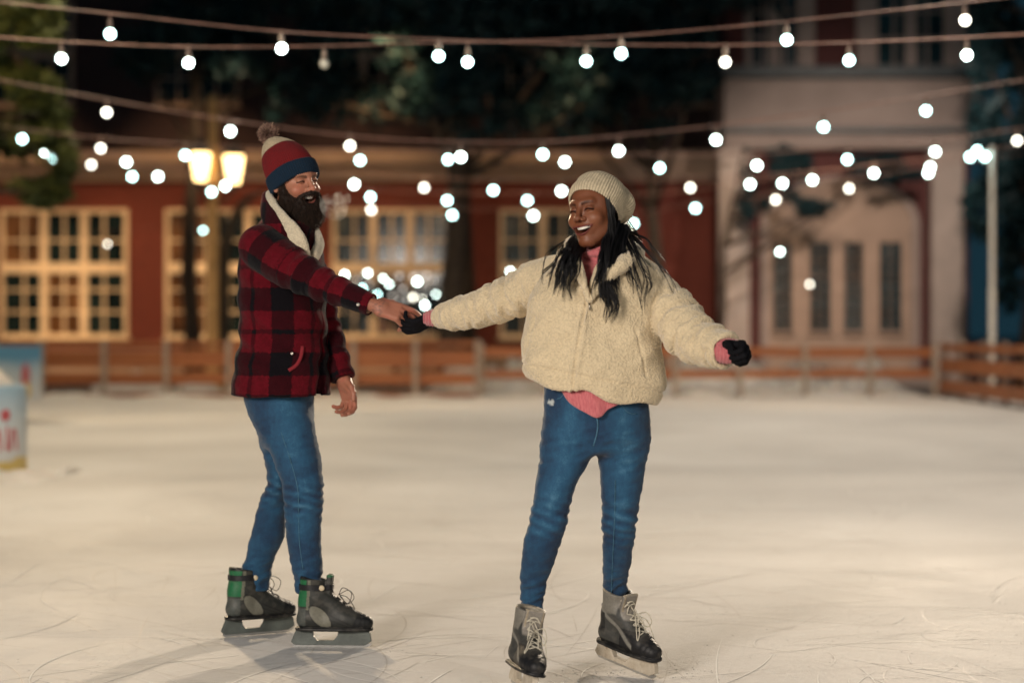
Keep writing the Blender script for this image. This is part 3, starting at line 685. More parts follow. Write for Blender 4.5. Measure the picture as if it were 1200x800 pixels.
def denim_mat():
    t = NT('blue_denim'); f = t.attr('fade'); n = t.noise(9, 5, .65); weave = t.noise(900, 2, .5, sc3=(1, 1, .25)); sl = t.noise(60, 4, .7, sc3=(1, 1, .35))
    g = t.math('ADD', f, t.math('MULTIPLY', t.math('SUBTRACT', n, .5), .6)); g = t.math('ADD', g, t.math('MULTIPLY', t.math('SUBTRACT', weave, .5), .55)); g = t.math('ADD', g, t.math('MULTIPLY', t.math('SUBTRACT', sl, .5), .35))
    c = t.ramp(g, [(.0, (.001, .008, .026)), (.35, (.003, .028, .078)), (.7, (.012, .085, .175)), (1, (.09, .23, .35))])
    t.col(t.mix(t.attr('rip'), c, (.48, .52, .52))); t.set(Roughness=.82, Sheen_Weight=.15); t.bump(weave, .0006); return t.m
def fleece_mat(name, c):
    t = NT(name); v = t.voro(150, 'SMOOTH_F1'); n = t.noise(28, 4, .6)
    lo = tuple(x*.76 for x in c); a = t.ramp(v, [(.15, c), (.75, lo)]); t.col(t.mix(t.math('MULTIPLY', t.ramp(n, [(.4, (0, 0, 0)), (.7, (1, 1, 1))]), .22), a, tuple(x*.62 for x in c)))
    t.set(Roughness=.95, Sheen_Weight=.5, Sheen_Roughness=.5); b = t.bump(v, -.004); t.bump(t.noise(300, 3, .7), .002, .8, b); return t.m
def plaid_mat():
    t = NT('red_black_checked_wool'); a = t.n.new('ShaderNodeAttribute'); a.attribute_name = 'pl'; sep = t.n.new('ShaderNodeSeparateXYZ'); t.l.new(a.outputs['Vector'], sep.inputs[0])
    fz = t.noise(120, 3, .7)
    def band(v):
        x = t.math('ADD', v, t.math('MULTIPLY', t.math('SUBTRACT', fz, .5), .10)); fr = t.math('FRACT', x)
        wide = t.math('MULTIPLY', t.math('GREATER_THAN', fr, .0), t.math('LESS_THAN', fr, .36))
        thin = t.math('LESS_THAN', t.math('ABSOLUTE', t.math('SUBTRACT', fr, .68)), .035)
        return t.math('MAXIMUM', wide, t.math('MULTIPLY', thin, .75))
    bx_, by_ = band(sep.outputs[0]), band(sep.outputs[1]); s_ = t.math('ADD', bx_, by_)
    n = t.noise(45, 5, .75); red = t.ramp(n, [(.25, (.07, .003, .006)), (.75, (.14, .005, .013))])
    t.col(t.mix(t.math('MINIMUM', t.math('MULTIPLY', s_, .5), 1), red, (.006, .006, .009)) if False else t.mix(t.math('GREATER_THAN', s_, 1.3), t.mix(t.math('MULTIPLY', t.math('MINIMUM', s_, 1), .80), red, (.014, .002, .004)), (.005, .004, .006)))
    t.set(Roughness=.95, Sheen_Weight=.06, Sheen_Roughness=.4, Specular_IOR_Level=.12); b = t.bump(n, .004); t.bump(t.noise(260, 4, .7), .0025, 1, b); return t.m
M['skin'] = skin_mat('skin'); M['denim'] = denim_mat(); M['plaid'] = plaid_mat()
M['fleece'] = fleece_mat('cream_teddy_fleece', (.78, .64, .42)); M['sherpa'] = fleece_mat('cream_collar_pile', (.74, .64, .46))
M['knit'] = cloth_vc('knitted_wool', .95, .002, 260, .05, Specular_IOR_Level=.15)
M['boot'] = cloth_vc('skate_boot_leather', .5, .0006, 300, 0, Specular_IOR_Level=.35)
M['teeth'] = var_mat('teeth', (.80, .76, .68), .3, .05, 40)
def hair_mat(name, a, b, rough=.35):
    t = NT(name); t.col(t.mix(t.n.new('ShaderNodeNewGeometry').outputs['Random Per Island'], a, b)); t.set(Roughness=rough, Specular_IOR_Level=.35); return t.m
M['hair_black'] = hair_mat('black_hair', (.003, .003, .004), (.009, .008, .009), .45); M['hair_brown'] = hair_mat('dark_brown_beard_hair', (.010, .005, .003), (.050, .025, .013), .7)
M['glove'] = var_mat('black_stretch_glove', (.006, .006, .008), .85, .3, 60, .001, 300, Specular_IOR_Level=.12)
M['rib_pink'] = None
def pink_mat():
    t = NT('dusty_pink_sweater_knit'); n = t.noise(200, 3, .6, sc3=(1, 1, .2)); t.col(t.ramp(n, [(.3, (.46, .10, .12)), (.7, (.62, .19, .20))])); t.set(Roughness=.85, Sheen_Weight=.3); t.bump(n, .003); return t.m
M['rib_pink'] = pink_mat()
M['metal'] = var_mat('zip_metal', (.35, .32, .28), .35, .2, 30, Metallic=.9)
M['blade'] = var_mat('skate_blade_steel', (.62, .62, .60), .25, .1, 30, Metallic=.9)
M['holder_grey'] = var_mat('grey_blade_holder', (.10, .115, .105), .4, .35, 14, .001, 80)
M['holder_white'] = None
def holder_white():
    t = NT('dirty_white_blade_holder'); n = t.noise(26, 5, .7); t.col(t.ramp(n, [(.25, (.25, .17, .10)), (.42, (.50, .43, .33)), (.7, (.64, .58, .48))])); t.set(Roughness=.45); return t.m
M['holder_white'] = holder_white()
M['lace_cream'] = var_mat('cream_laces', (.58, .54, .44), .8, .2, 60); M['lace_black'] = var_mat('black_laces', (.05, .045, .04), .7, .2, 60)
M['buckle'] = var_mat('cream_buckle', (.62, .52, .36), .4, .1, 30); M['strap'] = var_mat('black_strap', (.012, .012, .015), .5, .2, 30)

# ---- head
def head_sdf(kind):
    wm = kind == 'woman'
    mw, mh = (.0365, .0112) if wm else (.032, .0135)
    def bend(p):
        q = p.copy(); q[:, 2] = q[:, 2]-(8.5 if wm else 9.0)*np.minimum(q[:, 0]**2, .0018); return q
    def lips(p):
        q = bend(p); y0 = -.0905-.0 if wm else -.088
        yy = lambda x: y0+2.2*x*x*3
        d = None
        n = 8
        for sgn, zc, rr in ((1, .010, .0052 if wm else .0035), (-1, -.0125, .0068 if wm else .0045)):
            pts = []
            for k in range(n+1):
                u = -1+2*k/n; x = u*mw*1.02; z = -.063+zc*(1-u*u)*(mh/.0115); pts.append((x, yy(x)-.004, z, rr*(1-.55*abs(u)**1.5)))
            e = Tube(pts, 9)(q); d = e if d is None else smin(d, e, .002)
        return d
    def f(p):
        ax = p.copy(); ax[:, 0] = np.abs(ax[:, 0])
        d = sd_ell(p, (0, .014, .035), (.076, .093, .083))
        d = smin(d, sd_ell(p, (0, -.022, -.028), (.0650 if wm else .0615, .066, .084 if wm else .086)), .03)
        d = smin(d, sd_cap(ax, (.052, .0, -.055), (.018, -.062, -.101), .019, .016), .025)
        d = smin(d, sd_ell(p, (0, -.072, -.101), (.024, .020, .018)), .018)                      # chin
        d = smin(d, sd_ell(ax, (.040, -.063, -.028), (.025, .020, .021) if wm else (.024, .020, .019)), .024)                    # raised cheeks
        d = smin(d, sd_ell(p, (0, -.074, -.058), (.034, .022, .030)), .016)                          # muzzle
        d = smin(d, sd_cap(ax, (.006, -.083 if wm else -.084, .030), (.040, -.070 if wm else -.072, .030), .009 if wm else .011, .008 if wm else .010), .018)        # brow
        d = smax(d, -sd_ell(ax, (.033, -.103 if wm else -.101, .007), (.019, .019, .0125)), .014)                     # sockets
        d = smin(d, sd_ell(ax, (.031, -.074, .007), (.0165, .0145, .0125)), .004)                    # lids
        d = smin(d, sd_cap(ax, (.020, -.086, .0005), (.044, -.076, .001), .0030, .0028), .003) if wm else d
        nb = .0085 if wm else .009
        d = smin(d, sd_cap(p, (0, -.084, .022), (0, -.107, -.018), nb, nb+.001), .011)
        d = smin(d, sd_ell(p, (0, -.110, -.024), (.013 if wm else .0115, .012, .0105)), .007)
        d = smin(d, sd_ell(ax, (.0160 if wm else .013, -.098, -.027), (.010 if wm else .009, .011, .0085)), .005)
        d = smax(d, -sd_ell(ax, (.0068, -.108, -.0345), (.0038, .005, .004)), .002)
        # smile folds from the nose wings past the mouth
        fs = .0016 if wm else .0032
        d = smax(d, -Tube([(.020, -.104, -.024, fs), (.032, -.094, -.040, fs), (.041, -.080, -.060, fs*.7)], 6)(ax), .009)
        d = smin(d, lips(p), .004)
        q = bend(p)
        d = smax(d, -sd_ell(q, (0, -.088, -.0645), (mw*.93, .034, mh)), .003)
        # ears (the woman's are under her hat), neck
        if not wm:
            d = smin(d, sd_ell(ax, (.079, .016, -.004), (.0085, .018, .031), rot(0, -12, -18)), .006)
            d = smax(d, -sd_ell(ax, (.086, .010, -.002), (.006, .010, .016)), .004)
        r0, r1 = (.050, .056) if wm else (.060, .072)
        d = smin(d, sd_cap(p, (0, .022, -.06), (0, .045, -.19), r0, r1), .02)
        return d
    return f, lips, bend, mw, mh
def face_colors(V, kind, lips, bend, mw, mh):
    n = len(V); p = V.astype(F32); ax = p.copy(); ax[:, 0] = np.abs(ax[:, 0]); q = bend(p)
    if kind == 'woman':
        col = vcol(n, (.185, .064, .028)); lipc = (.16, .036, .030); brow = (.018, .009, .006); lash = (.006, .004, .004)
        paint(col, ss(.045, .0, np.linalg.norm(ax-np.array((.043, -.075, -.026), F32), axis=1))*.5, (.27, .095, .040))
        paint(col, ss(.035, .0, np.linalg.norm(p-np.array((0, -.085, .055), F32), axis=1))*.35, (.24, .09, .045))
    else:
        col = vcol(n, (.42, .185, .115)); lipc = (.40, .10, .08); brow = (.035, .018, .010); lash = (.03, .015, .010)
        paint(col, ss(.038, .0, np.linalg.norm(ax-np.array((.043, -.075, -.026), F32), axis=1))*.6, (.52, .16, .10))
        paint(col, ss(.022, .0, np.linalg.norm(p-np.array((0, -.112, -.022), F32), axis=1))*.6, (.52, .17, .11))
    inside = sd_ell(q, (0, -.088, -.0645), (mw*.93, .034, mh))
    paint(col, ss(.0022, .0002, lips(p))*(inside > -.004), lipc)
    paint(col, ss(.0008, -.0012, inside)*(p[:, 1] > -.092), (.05, .008, .008))
    t = np.clip((ax[:, 0]-.012)/.036, 0, 1); bz = (.0245 if kind == 'woman' else .0205)+.0075*np.sin(t*np.pi*.62)-(.004*t); m = (ax[:, 0] > .012)*(ax[:, 0] < .050)*(p[:, 1] < -.05)
    paint(col, m*ss(.0068, .0030, np.abs(ax[:, 2]-bz))*(1-.5*t)*(.8+.2*ss(-.3, .3, vnoise(p*900, 3))), brow)
    # eyes: a curved lash line between cheek and lid; the woman's are a little open
    ex = ax[:, 0]-.032; ez = .0015+.0045*(1-(ex/.015)**2)
    m = (np.abs(ex) < .0155)*(p[:, 1] < -.06)
    paint(col, m*ss(.0055 if kind == 'woman' else .0040, .0018, np.abs(ax[:, 2]-ez)), lash)
    paint(col, (np.abs(ex) < .018)*(p[:, 1] < -.06)*ss(.0035, .0005, np.abs(ax[:, 2]-.0145-.003*(1-(ex/.018)**2)))*.35, tuple(c*.45 for c in col[0, :3]))
    paint(col, ss(.003, 0, sd_ell(ax, (.0068, -.108, -.0345), (.0038, .005, .004)))*.9, (.02, .008, .006))
    return col
def hand_sdf(wrist, fingers, dorsal, side, curls, s=1.0, splay=1.0, thumb=None, fat=1.0):
    """side +1 right hand, -1 left; curls = per finger (three joint angles) index..little, degrees"""
    ex = Vector(fingers).normalized(); ez = Vector(dorsal); ez = (ez-ex*ez.dot(ex)).normalized(); ey = ez.cross(ex)*side
    R = np.array([[ex.x, ey.x, ez.x], [ex.y, ey.y, ez.y], [ex.z, ey.z, ez.z]], F32); L = to_local(R, wrist, s)
    ch = []
    base = [(.090, .030), (.094, .010), (.090, -.010), (.083, -.029)]; seg = [(.043, .026, .021), (.047, .030, .022), (.044, .028, .021), (.034, .021, .019)]
    for i in range(4):
        x, y = base[i]; pts = [(x-.02, y*.95, 0, .0105*fat), (x, y, .0, .0100*fat)]; a = 0; cx, cyy, cz = x, y, 0.0; sp = (.10-.07*i)*splay
        for k in range(3):
            a += math.radians(curls[i][k]); Ls = seg[i][k]; cx += Ls*math.cos(a)*math.cos(sp); cyy += Ls*math.sin(sp)*.6; cz -= Ls*math.sin(a); pts.append((cx, cyy, cz, (.0092-.0009*k)*fat))
        ch.append([(*p_[:3], p_[3]) for p_ in pts])
    th = thumb or [(.018, .026, -.008), (.048, .050, -.018), (.076, .060, -.026), (.100, .058, -.034)]
    tp = [(*th[0], .016*fat), (*th[1], .0125*fat), (*th[2], .0105*fat), (*th[3], .0085*fat)]
    def f(p):
        q = L(p); d = sd_box(q, (.050, .001, -.001), (.046, .037, .0135), .0125)
        d = smin(d, sd_ell(q, (.035, .022, -.010), (.030, .018, .014)), .012)
        d = smin(d, sd_cap(q, (-.04, 0, 0), (.02, 0, 0), .026, .024), .02)
        for c in ch:
            e = None
            for a_, b_ in zip(c[:-1], c[1:]):
                g = sd_cap(q, a_[:3], b_[:3], a_[3], b_[3]); e = g if e is None else np.minimum(e, g)
            d = smin(d, e, .0045)
        e = None
        for a_, b_ in zip(tp[:-1], tp[1:]):
            g = sd_cap(q, a_[:3], b_[:3], a_[3], b_[3]); e = g if e is None else smin(e, g, .004)
        d = smin(d, e, .008); return d*s
    tips = [c[-1] for c in ch]+[tp[-1]]
    f.R, f.L, f.chains = R, L, ch; return f
def join(parts):
    V = []; Q = []; A = []; o = 0
    for v, q, a in parts: V.append(v); Q.append(q+o); A.append(a); o += len(v)
    return np.concatenate(V), np.concatenate(Q), np.concatenate(A)
def at_head(R, t, s):
    Rm = np.array(R, float); return lambda V: (V*s)@Rm.T+np.array(t)
def strands(name, guides, mat, parent, n, jit, r0=.0012, seed=1, avoid=None, off=.004, seg=18, wave=0, wl=30, k=4, tail=.6, tap=.25, lock=1):
    """hair along guide curves: n locks per guide, each of `lock` strands that run together and gather at the tip"""
    g = np.random.default_rng(seed); pts_all = []; rad = []; t = np.linspace(0, 1, seg)[:, None]
    for gi, gd in enumerate(guides):
        c = catmull(np.array(gd, float), seg); m = n[gi] if isinstance(n, (list, tuple)) else n
        for _ in range(m):
            j0 = g.normal(size=3)*jit; j1 = j0*g.uniform(.3, 1.6)+g.normal(size=3)*jit*tail; L0 = g.uniform(.72, 1.04); ph = g.uniform(0, 6.28, 3); fr = wl*g.uniform(.7, 1.3)*.4
            for q_ in range(lock):
                L = L0*(g.uniform(.85, 1.0) if lock > 1 else 1); u = np.linspace(0, min(L, 1)*(seg-1), seg); cc = np.stack([np.interp(u, np.arange(seg), c[:, a]) for a in range(3)], 1)
                q = cc+j0*(1-t)+j1*t*1.3+wave*t*np.sin(t*fr+ph)
                if lock > 1: q = q+g.normal(size=3)*jit*.42*(1-.75*t**1.5)+g.normal(size=3)*.0016*t**3
                pts_all.append(q); rad.append(r0*g.uniform(.6, 1.4))
    A = np.array(pts_all); S, N, _ = A.shape
    if avoid is not None: A = push_out(avoid, A.reshape(-1, 3).astype(F32), off, 4).reshape(S, N, 3).astype(float)
    T = np.gradient(A, axis=1); T /= np.linalg.norm(T, axis=2)[..., None]+1e-9
    U = np.cross(T, np.array([.3, .2, 1.0])); U /= np.linalg.norm(U, axis=2)[..., None]+1e-9; W = np.cross(T, U)
    tt = np.linspace(0, 1, N); prof = (1-(1-tap)*tt**2)[None, :, None]*np.array(rad)[:, None, None]
    ring = [A+(U*math.cos(2*math.pi*i/k)+W*math.sin(2*math.pi*i/k))*prof for i in range(k)]
    V = np.stack(ring, 2).reshape(-1, 3); idx = np.arange(S*N*k).reshape(S, N, k); nx = np.roll(idx, -1, 2)
    Q = np.stack([idx[:, :-1], nx[:, :-1], nx[:, 1:], idx[:, 1:]], -1).reshape(-1, 4)
    return npmesh(name, V, Q, mat, parent)

# ---- jeans, shared
def section(rows, Y=None):
    out = []
    for r_ in rows:
        py, xl, xr, yy, ry = r_; out.append((PZ(py, yy), (PX(xl, yy)+PX(xr, yy))/2, yy, (PX(xr, yy)-PX(xl, yy))/2, ry))
    return out
def jeans(parent, pelvis, legs, cut, knees, ankles, h=.006, rips=(), seams=(), label=None, lean=0):
    pl = Loft(section(pelvis), 2.2, .02); ls = [Loft(section(l), 2.1, .004) for l in legs]
    def f(p):
        d = pl(p)
        e = [l(p) for l in ls]; lg = smin(e[0], e[1], .012); return smin(d, lg, .03)
    def g(p): return f(p)
    allp = [r_ for l in legs for r_ in l]+list(pelvis)
    xs = [PX(r_[1], r_[3]) for r_ in allp]+[PX(r_[2], r_[3]) for r_ in allp]; zs = [PZ(r_[0], r_[3]) for r_ in allp]; ys = [r_[3]-r_[4] for r_ in allp]+[r_[3]+r_[4] for r_ in allp]
    V, Q = mesh_sdf(g, (min(xs)-.03, min(ys)-.03, min(zs)-.03), (max(xs)+.03, max(ys)+.03, max(zs)+.03), h)
    N = vnormals(V, Q); p = V.astype(F32); e = [l(p) for l in ls]; w = np.argmin(np.stack(e), 0)
    disp = np.zeros(len(V)); fade = np.full(len(V), .42)+.10*fbm(V*np.array((7, 7, 3)), 3, 5)
    for i in (0, 1):
        m = w == i; z = V[:, 2]; cx = np.interp(z, ls[i].t[:, 0], ls[i].t[:, 1]); rx = np.interp(z, ls[i].t[:, 0], ls[i].t[:, 3])
        kz = PZ(*knees[i]); az = PZ(*ankles[i]); sl = (V[:, 0]-cx)*.35+.012*fbm(V*9, 2, 7+i)
        kn = np.exp(-((z-kz)/.07)**2)*.0020*np.sin((z+sl)*2*np.pi/.036)*(1+.6*fbm(V*11, 2, 31+i))
        an = ss(.15, .01, z-az)*(.0024*np.sin((z-sl*.9+.02*fbm(V*10, 2, 3))*2*np.pi/.034)*(1+.8*fbm(V*13, 2, 41+i))+.004*fbm(V*np.array((16, 16, 38)), 2, 17))
        disp += m*(kn+an); fade += m*(.22*np.exp(-((V[:, 0]-cx-lean*rx)/(rx*.55))**2)*ss(-.3, .1, z-kz)*(V[:, 1] < np.interp(z, ls[i].t[:, 0], ls[i].t[:, 2])))
        fade += m*.25*(np.exp(-((z-kz)/.06)**2)*np.sin((z+sl)*2*np.pi/.036)*.5)
    hz = max(zs); up = ss(.22, .10, hz-V[:, 2]); disp += .0028*fbm(V*np.array((14, 14, 22)), 3, 13)+up*.0015*fbm(V*30, 2, 3)
    rg = lambda q_, sd: 1-2*np.abs(vnoise(q_, sd))                       # ridged noise: sharp creases
    kzz = PZ(*knees[0]); near = np.exp(-((V[:, 2]-kzz)/.10)**2)+ss(.22, .0, V[:, 2]-PZ(*ankles[0]))+.8*np.exp(-((V[:, 2]-(PZ(pelvis[-1][0], pelvis[-1][3])+.02))/.07)**2)+.12
    q1 = np.stack([V[:, 0]*9+V[:, 2]*14, V[:, 1]*9, V[:, 2]*30-V[:, 0]*12], 1); cr_ = rg(q1, 3)*.6+rg(q1*1.9+5, 8)*.4
    disp += np.clip(near, 0, 1.2)*.0042*(cr_-.2); fade += np.clip(near, 0, 1)*.16*(cr_-.1)
    V = V+N*disp[:, None]; rip = np.zeros(len(V))
    for (px, py, yy, rx, rz) in rips:
        q_ = np.stack([(V[:, 0]-PX(px, yy))/rx, (V[:, 2]-PZ(py, yy))/rz], 1); rip = np.maximum(rip, ss(1.15, .6, np.linalg.norm(q_, axis=1)+.5*fbm(V*120, 2, 2))*(N[:, 1] < 0))
    fade = np.clip(fade, 0, 1)
    o = npmesh('jeans', V, Q, M['denim'], parent, attrs={'fade': fade, 'rip': rip}); return o, f, ls
def side_seam(parent, loft, z0, z1, ang, f, name='seam', amp=.0015):
    z = np.linspace(z0, z1, 60); g = [np.interp(z, loft.t[:, 0], loft.t[:, j]) for j in (1, 2, 3, 4)]
    p = np.stack([g[0]+g[2]*np.sin(ang), g[1]-g[3]*np.cos(ang), z], 1); p = snap(f, p, .0015)
    b = MB(); b.tube([tuple(map(float, q_)) for q_ in p], .0016, 5); return b.build(name, M['denim_seam'], parent, smooth=True)
M['denim_seam'] = var_mat('pale_denim_seam', (.05, .14, .22), .8, .35, 90)

# ---- skates
def skate(parent, name, org, yaw, pitch, style, roll=0, open_cuff=False):
    R = rot(0, -pitch, 0); R = np.array(Matrix.Rotation(math.radians(yaw), 3, 'Z'), F32)@R@rot(roll, 0, 0); org = np.array(org, float)
    X = lambda V: np.asarray(V, float)@np.array(R, float).T+org
    wm = style == 'cream'
    def f(p):
        a = p.copy(); a[:, 1] = a[:, 1]*.92
        d = Tube([(-.098, 0, .108, .037), (-.03, 0, .102, .037), (.055, 0, .104, .042), (.105, 0, .100, .038), (.135, 0, .096, .029)], 9)(a)
        d = smin(d, sd_cap(p, (.06, 0, .118), (-.04, 0, .190), .036, .045), .03)
        d = smin(d, sd_cap(p, (-.074, 0, .13), (-.068, 0, .262), .042, .053), .03)
        d = smin(d, sd_ell(p, (-.098, 0, .175), (.03, .034, .05)), .02)
        d = smax(d, (.070-p[:, 2]), .006)
        d = smax(d, (p[:, 2]-.270-.18*(-.07-p[:, 0])), .004)
        d = smax(d, -sd_cap(p, (-.060, 0, .235), (-.056, 0, .34), .034, .044), .004)
        # tongue
        Rt = rot(0, 14 if wm else 6, 0)
        tg = sd_box(p, (-.010 if wm else -.006, 0, .230 if wm else .246), (.0075 if wm else .012, .035 if wm else .026, .043 if wm else .038), .007, Rt); d = smin(d, tg, .008)
        # sole welt
        d = smin(d, smax(Tube([(-.098, 0, .074, .042), (.05, 0, .074, .047), (.13, 0, .074, .034)], 5)(a), np.abs(p[:, 2]-.074)-.006, .003), .004)
        return d
    V, Q = mesh_sdf(f, (-.17, -.08, .05), (.19, .08, .35), .0032)
    p = V; n = len(V); N = vnormals(V, Q); col = vcol(n, (.030, .032, .029) if not wm else (.055, .056, .052))
    x, y, z = p.T; ay = np.abs(y); ps = (p*np.array((1, 1, 1))).astype(F32)
    line = lambda v, w_: ss(w_, w_*.3, np.abs(v))
    if wm:
        paint(col, ss(.002, -.002, .095-x-(.11-z)*.3)*0+ss(.088, .094, x-.0*z+(.13-z)*.25), (.010, .010, .012))           # toe cap
        paint(col, (z < .155)*(x < .09)*(x > .0)*(z > .07)*(ay > .02), (.012, .012, .014))
        sd = (x+.01)*.6+(z-.15); paint(col, line(sd, .014)*(x < .07)*(ay > .022), (.26, .25, .22))
        paint(col, ss(.18, .19, z+.2*x+.006*np.sin(x*60))*ss(-.02, -.026, x), (.22, .205, .175)); paint(col, (x < -.075)*(z > .12)*(z < .19), (.012, .012, .013))
        paint(col, ss(-.030, -.022, x)*ss(.18, .19, z)*ss(.037, .033, ay), (.30, .275, .24)); paint(col, ss(.266, .269, z)*1., (.42, .36, .27)); 
        paint(col, (np.abs(ay-.028) < .0035)*(x > -.02)*(z > .21), (.42, .35, .25))
        paint(col, (z < .092)*(z > .0)*(x < .1), (.012, .012, .012))
    else:
        paint(col, ss(.095, .10, x+(.11-z)*.4), (.010, .011, .012))
        e = ((x+.035+(.6*(z-.12)))/.032)**2+((z-.122)/.042)**2; paint(col, ss(1.15, .95, e)*(ay > .015), (.20, .195, .155)); paint(col, ss(.20, .05, np.abs(e-1.25)), (.008, .008, .008))
        paint(col, (x < -.088)*(z > .16)*ss(.16, .165, z), (.012, .15, .055)); paint(col, (np.abs(x+.082-(z-.2)*.08) < .006)*(z > .15), (.16, .16, .12)); paint(col, (x < -.092)*(z < .155), (.075, .085, .078))
        paint(col, (x > -.02)*(z > .275), (.015, .13, .05)); paint(col, ss(.262, .268, z)*(x < -.02), (.006, .006, .006)); paint(col, (z < .086), (.008, .008, .008))
        paint(col, line(z-.13+x*.45, .004)*(x > -.0)*(x < .11)*(ay > .02), (.012, .012, .012)); paint(col, line(z-.112+x*.35, .003)*(x > .0)*(x < .11), (.014, .014, .014))
    paint(col, ss(-.1, .5, fbm(p*40, 3, 3))*.18, (.20, .18, .15))
    r = npmesh(name, X(V), Q, M['boot'], parent, attrs={'col': col})
    # blade holder with its window, and the steel
    hm = M['holder_white'] if wm else M['holder_grey']
    def prism_local(pts, th, z_taper=None):
        b = MB(); b.prism(pts, -th/2, th/2); return b
    out = [(-.135, .071), (-.152, .030), (-.135, .022), (.130, .022), (.158, .036), (.150, .060), (.140, .073), (.035, .073), (.030, .052), (.018, .040), (-.050, .038), (-.066, .048), (-.070, .073)]
    win = 1
    b = MB()
    rear = [(-.135, .072), (-.156, .022), (-.144, .011), (-.05, .011), (-.055, .028), (-.068, .046), (-.072, .072)]
    front = [(.030, .072), (.026, .048), (.012, .030), (.005, .011), (.130, .011), (.158, .026), (.153, .058), (.140, .072)]
    rail = [(-.055, .0115), (.008, .0115), (.014, .0285), (-.052, .0285)]
    ths = (.017, .017, .011)
    for pts, th in zip((rear, front, rail), ths): b.prism(pts, -th, th) if th < .012 else b.prism(pts, -th*.62, th*.62)
    b.v = [tuple(v) for v in X(b.v)]; o = b.build('blade_holder', hm, r, bevel=.0025)
    b = MB(); b.prism([(-.148, .014), (-.150, .006), (-.140, .0), (.125, .0), (.148, .006), (.160, .018)], -.0018, .0018); b.v = [tuple(v) for v in X(b.v)]; b.build('steel_blade', M['blade'], r)
    # laces
    lm = M['lace_cream'] if wm else M['lace_black']; lb = MB(); lr = .0024 if wm else .0018; rows = 6 if wm else 5
    def over(xs, zs, ys): 
        q_ = np.stack([xs, ys, zs], 1); q_ = snap(f, q_, lr*1.1); return [tuple(map(float, v)) for v in X(q_)]
    for k in range(rows):
        t0 = k/(rows-1); xa, za = .085-.085*t0, .150+.078*t0; xb, zb = xa-.016, za+.015
        for sg in (1, -1):
            ys = np.linspace(-.026, .026, 9)*sg; xs = np.linspace(xa, xb, 9)+.010*(1-(ys/.026)**2); zs_ = np.linspace(za, zb, 9)+.012*(1-(ys/.026)**2)
            lb.tube(over(xs, zs_, ys), lr, 5)
    loops = [[(.03, .0, .205), (.065, .02, .22), (.085, .030, .19), (.06, .030, .165), (.035, .010, .20)], [(.03, 0, .205), (.05, -.025, .235), (.085, -.035, .215), (.07, -.03, .175), (.035, -.005, .20)], [(.03, .0, .205), (.06, .028, .19), (.085, .036, .15), (.092, .04, .125)]]
    if wm: loops += [[(.03, -.0, .205), (.055, -.018, .19), (.075, -.030, .15), (.09, -.035, .13), (.08, -.022, .165), (.04, 0, .2)], [(.02, 0, .21), (.05, .01, .2), (.075, .008, .165), (.085, .012, .14)]]
    for lp in loops:
        c = push_out(f, catmull(np.array(lp), 18).astype(F32), lr*1.2); lb.tube([tuple(map(float, v)) for v in X(c)], lr*.9, 5)
    lb.build('laces', lm, r, smooth=True)
    if not wm:
        ys = np.linspace(-np.pi, np.pi, 40); q_ = snap(f, np.stack([-.055+.06*np.cos(ys), .06*np.sin(ys), np.full(40, .236)], 1), .002); sb = MB()
        for dz in (-.008, -.004, 0, .004, .008): sb.tube([tuple(map(float, v)) for v in X(snap(f, q_+np.array((0, 0, dz)), .0022))], .0032, 6)
        sb.build('strap', M['strap'], r, smooth=True)
        c = X(snap(f, np.array([[-.020, -.06, .238]]), .006))[0]; bb = MB(); nrm = Vector((c[0], c[1], c[2]))
        bb.lathe((0, 0, 0), [(.010, -.004), (.0115, 0), (.010, .004), (.003, .005)], 16); Mx = Matrix.Translation(c)@Matrix.Rotation(math.radians(90), 4, 'X'); bb.v = [tuple(Mx@Vector(v)) for v in bb.v]; bb.build('buckle', M['buckle'], r, smooth=True)
    return r
